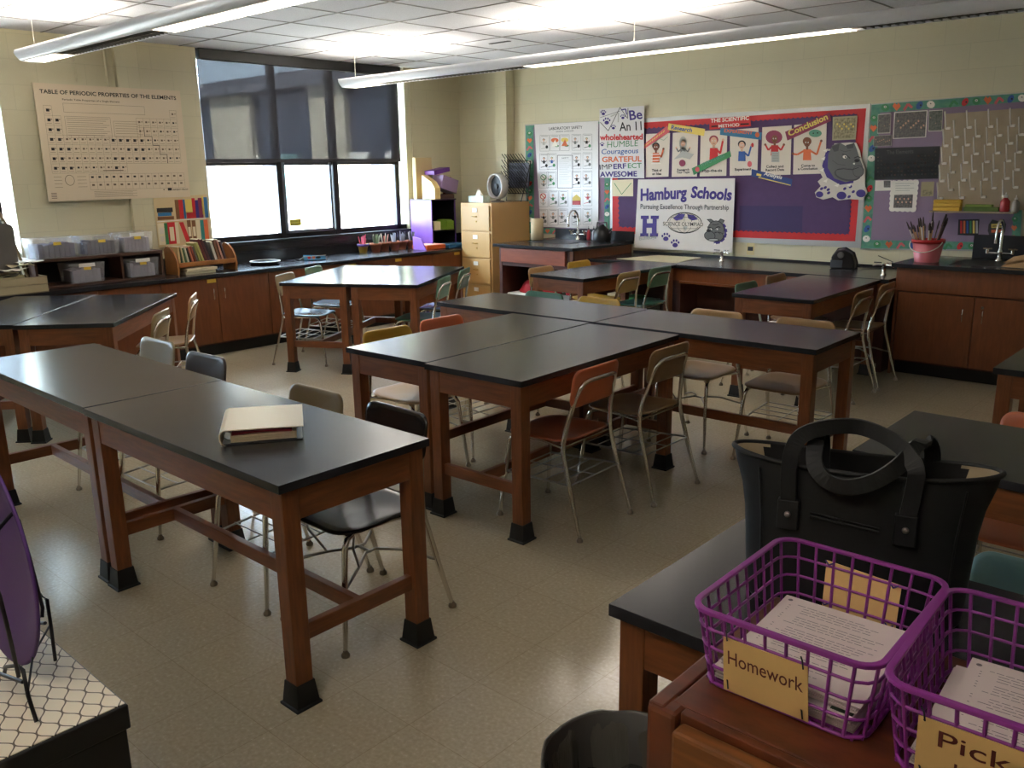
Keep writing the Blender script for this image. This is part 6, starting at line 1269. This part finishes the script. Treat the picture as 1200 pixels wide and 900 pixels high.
def paper_stack(x, y, z, rot, nsh, label, group=None, seed=1, lines=True, bend=0.0, name='paper_stack', cat='papers', w_=0.2, l_=0.245):
    rr = random.Random(seed); t = thing(name, label, cat, (x, y, z), rot, group)
    b = MB(); h = 0.0
    for k in range(nsh):
        dx, dy, a_ = rr.uniform(-.003, .003), rr.uniform(-.003, .003), rr.uniform(-.015, .015); th = 0.0022
        N_ = 8; M_ = Matrix.Translation((dx, dy, 0)) @ Rz(a_); vs = []
        for lay in (0, 1):
            for j in range(N_ + 1):
                yy = -l_ / 2 + l_ * j / N_; zz = h + lay * th * 0.85 + bend * (j / N_) ** 2
                for xx in (-w_ / 2, w_ / 2): vs.append(M_ @ Vector((xx, yy, zz)))
        q = 2 * (N_ + 1); fs = [(2 * j, 2 * j + 1, 2 * j + 3, 2 * j + 2) for j in range(N_)] + [(q + 2 * j, q + 2 * j + 1, q + 2 * j + 3, q + 2 * j + 2) for j in range(N_)] + [(2 * j, 2 * j + 2, q + 2 * j + 2, q + 2 * j) for j in range(N_)] + [(2 * j + 1, 2 * j + 3, q + 2 * j + 3, q + 2 * j + 1) for j in range(N_)] + [(0, 1, q + 1, q), (q - 2, q - 1, 2 * q - 1, 2 * q - 2)]
        b.add(vs, fs); h += th
    b.build('sheets', sheetm, t)
    if lines:
        a = Art((0, 0, h), (1, 0, 0), (0, 1, 0), (0, 0, 1), step=0.0003)
        zf_ = lambda yy: bend * ((yy + l_ / 2) / l_) ** 2
        mb = MB()
        def bar(x0, x1, yy, wd): mb.add([(x0, yy, h + 0.0004 + zf_(yy)), (x1, yy, h + 0.0004 + zf_(yy)), (x1, yy + wd, h + 0.0004 + zf_(yy + wd)), (x0, yy + wd, h + 0.0004 + zf_(yy + wd))], [(0, 1, 2, 3)])
        for k in range(26):
            yy = l_ * 0.40 - k * l_ * 0.031; xx = -w_ * 0.36 + (0.012 if k % 4 else 0)
            x_end = w_ * rr.uniform(0.15, 0.4)
            if k % 5 == 4: continue
            while xx < x_end: wl_ = rr.uniform(0.006, 0.018); bar(xx, min(xx + wl_, x_end), yy, 0.0013); xx += wl_ + 0.0025
            if k % 4: bar(-w_ * 0.42, -w_ * 0.405, yy, 0.0015)
        mb.add([(-w_ * 0.44 + 0.004 * math.cos(q), l_ * 0.44 + 0.004 * math.sin(q), h + 0.0005 + zf_(l_ * 0.44)) for q in [2 * PI * k / 12 for k in range(12)]], [tuple(range(12))])
        mb.build('printed_text', textm, t, fix=False)
    return t, h
t1, h1 = paper_stack(-0.452, 1.178, ZD + 0.0047, 0.012, 11, 'lower stack of white papers in the Homework basket, reaching its front', seed=2, lines=False, l_=0.24, w_=0.205)
b = MB(); b.box(0.07, 0.1, -0.118, -0.098, h1, h1 + 0.0012); b.build('printed_picture', mat('print_green', (50, 66, 50), 0.6), t1)
t2, h2 = paper_stack(-0.449, 1.182, ZD + 0.0047 + h1 + 0.0015, 0.03, 5, 'upper stack of white printed papers in the Homework basket', seed=3, bend=0.006, l_=0.235, w_=0.20)
t3, h3 = paper_stack(-0.176, 1.172, ZD + 0.0047, 0.05, 12, 'lower stack of white papers in the Pick Up basket', seed=6, lines=False, l_=0.235, w_=0.2)
paper_stack(-0.160, 1.178, ZD + 0.0047 + h3 + 0.0015, 0.07, 5, 'upper stack of white printed papers in the Pick Up basket', seed=8, bend=0.004, l_=0.23, w_=0.19)

# ------------------------------------------------------------------ trash can
t = thing('trash_can', 'dark round trash can with a shiny clear liner next to the wooden desk', 'trash can', (-0.785, 1.165, 0), 0.0)
hc = 0.60; NR = 96
def circ(r, z, amp=0.0, zw=0.0, sd=0.0):
    out = []
    for k in range(NR):
        th = 2 * PI * k / NR; f = r * (1 + amp * math.sin(9 * th + sd) + 0.7 * amp * math.sin(17 * th + 2 * sd) + 0.5 * amp * math.sin(31 * th + 3 * sd)); out.append((f * math.cos(th), f * math.sin(th), z + zw * math.sin(7 * th + sd) + zw * 0.6 * math.sin(13 * th)))
    return out
def loftr(rings, m, name):
    b = MB(); vs = [p for r in rings for p in r]; n = NR; fs = [(i * n + k, i * n + (k + 1) % n, (i + 1) * n + (k + 1) % n, (i + 1) * n + k) for i in range(len(rings) - 1) for k in range(n)]
    fs.append(tuple(range(n))); b.add(vs, fs, 0, True); return b.build(name, m, t, fix=False)
loftr([circ(0.12, 0), circ(0.149, hc), circ(0.154, hc + 0.002), circ(0.154, hc - 0.02)], mat('can_grey', (60, 58, 54), 0.5), 'can_body')
lin_ = mat('can_liner', (104, 102, 94), 0.18, bump=0.6, nscale=10, stretch=(6, 6, 1), trans=0.15)
loftr([circ(0.160, hc - 0.12, 0.015, 0.008, 1), circ(0.158, hc - 0.03, 0.01, 0.002, 1.5), circ(0.156, hc + 0.004, 0.003, 0.002, 2), circ(0.152, hc + 0.003, 0.004, 0.002, 2), circ(0.145, hc - 0.05, 0.014, 0, 2.2), circ(0.138, hc - 0.2, 0.03, 0, 2.6), circ(0.125, hc - 0.4, 0.03, 0, 3), circ(0.10, 0.02, 0.02, 0, 3)], lin_, 'liner')

# ------------------------------------------------------------------ black cabinet with patterned cover and the purple plate
def pattern_mat():
    m = bpy.data.materials.new('patterned_shelf_paper'); m.use_nodes = True; nt = m.node_tree; pb = nt.nodes['Principled BSDF']; pb.inputs['Roughness'].default_value = 0.4
    L = nt.links.new; tc = nt.nodes.new('ShaderNodeTexCoord'); sp = nt.nodes.new('ShaderNodeSeparateXYZ'); L(tc.outputs['Object'], sp.inputs[0])
    def mth(op, a, b_=None, v=None):
        n_ = nt.nodes.new('ShaderNodeMath'); n_.operation = op
        if isinstance(a, (int, float)): n_.inputs[0].default_value = a
        else: L(a, n_.inputs[0])
        if b_ is not None:
            if isinstance(b_, (int, float)): n_.inputs[1].default_value = b_
            else: L(b_, n_.inputs[1])
        return n_.outputs[0]
    X, Y_ = sp.outputs[0], sp.outputs[1]; p = 0.036; outs = []
    for ph in (0, 0.5):
        # wavy lines: rows y = k*p + A cos, alternate rows mirrored, so they touch like a lattice
        wv = mth('MULTIPLY', mth('COSINE', mth('MULTIPLY', X, 2 * PI / 0.066)), 0.25 if ph == 0 else -0.25)
        yy = mth('ADD', mth('DIVIDE', Y_, p * 1.0), wv); fr = mth('FRACT', mth('ADD', yy, ph)); d = mth('ABSOLUTE', mth('SUBTRACT', fr, 0.5)); outs.append(mth('LESS_THAN', d, 0.045))
    mk = mth('MAXIMUM', outs[0], outs[1]); mx = nt.nodes.new('ShaderNodeMixRGB'); L(mk, mx.inputs[0]); mx.inputs[1].default_value = (*lin((232, 220, 196)), 1); mx.inputs[2].default_value = (*lin((92, 76, 60)), 1); L(mx.outputs[0], pb.inputs['Base Color'])
    return m
t = thing('low_cabinet', 'black cabinet with cream lattice patterned top at the bottom left', 'cabinet', (-1.80, 0.22, 0))
b = MB(); b.box(-0.36, 0.362, -0.34, 0.332, 0.70, 0.748); b.build('cabinet_lid', blackpaint, t, bevel=0.003)
b = MB(); b.box(-0.35, 0.356, -0.33, 0.326, 0, 0.698); b.build('cabinet_body', blackpaint, t, bevel=0.003)
b = MB(); b.box(-0.358, 0.355, -0.338, 0.328, 0.748, 0.7495); b.build('patterned_cover', pattern_mat(), t)

t = thing('plate_easel', 'black wire easel stand on the patterned cabinet top', 'easel', (-1.65, 0.47, 0.7502))
def W_(pts, r=0.0035): b.tube([Vector(p) - Vector((-1.65, 0.47, 0.7502)) for p in pts], r, 8)
b = MB(); W_([(-1.68, .52, .754), (-1.674, .52, .828), (-1.673, .52, .886), (-1.691, .515, .893), (-1.772, .52, .852), (-1.828, .525, .813), (-1.855, .53, .755)]); b.build('front_leg', blackpaint, t)
b = MB(); W_([(-1.50, .42, .754), (-1.522, .42, .796), (-1.526, .42, .844), (-1.555, .42, .841), (-1.662, .43, .79), (-1.70, .435, .754)]); b.build('front_leg', blackpaint, t)
b = MB(); W_([(-1.65, .50, .866), (-1.655, .505, .882), (-1.633, .49, .994), (-1.609, .475, 1.08), (-1.617, .47, 1.094), (-1.56, 0.40, 1.07)]); W_([(-1.538, .415, .829), (-1.496, .40, .938), (-1.472, .39, 1.012), (-1.56, 0.40, 1.07)]); b.build('upright', blackpaint, t)
b = MB(); W_([(-1.655, .505, .85), (-1.80, .50, .80)]); W_([(-1.53, .418, .82), (-1.68, .42, .775)]); W_([(-1.68, .52, .83), (-1.60, .46, .825), (-1.523, .42, .80)], 0.002); b.build('rest_bar', blackpaint, t)
b = MB(); prof = [(0.001, 0.0), (0.13, 0.002), (0.165, 0.008), (0.216, 0.022), (0.221, 0.021), (0.222, 0.017), (0.166, 0.002), (0.13, -0.004), (0.001, -0.006)]
b.lathe(prof, seg=64, cap=False, M=Matrix.Rotation(PI / 2, 4, 'X'))
tag(b.build('purple_plate', mat('plate_purple', (78, 42, 112), 0.6), loc=(-1.745, 0.478, 0.985)), 'large round purple plate standing on the black wire easel at the left edge', 'plate')
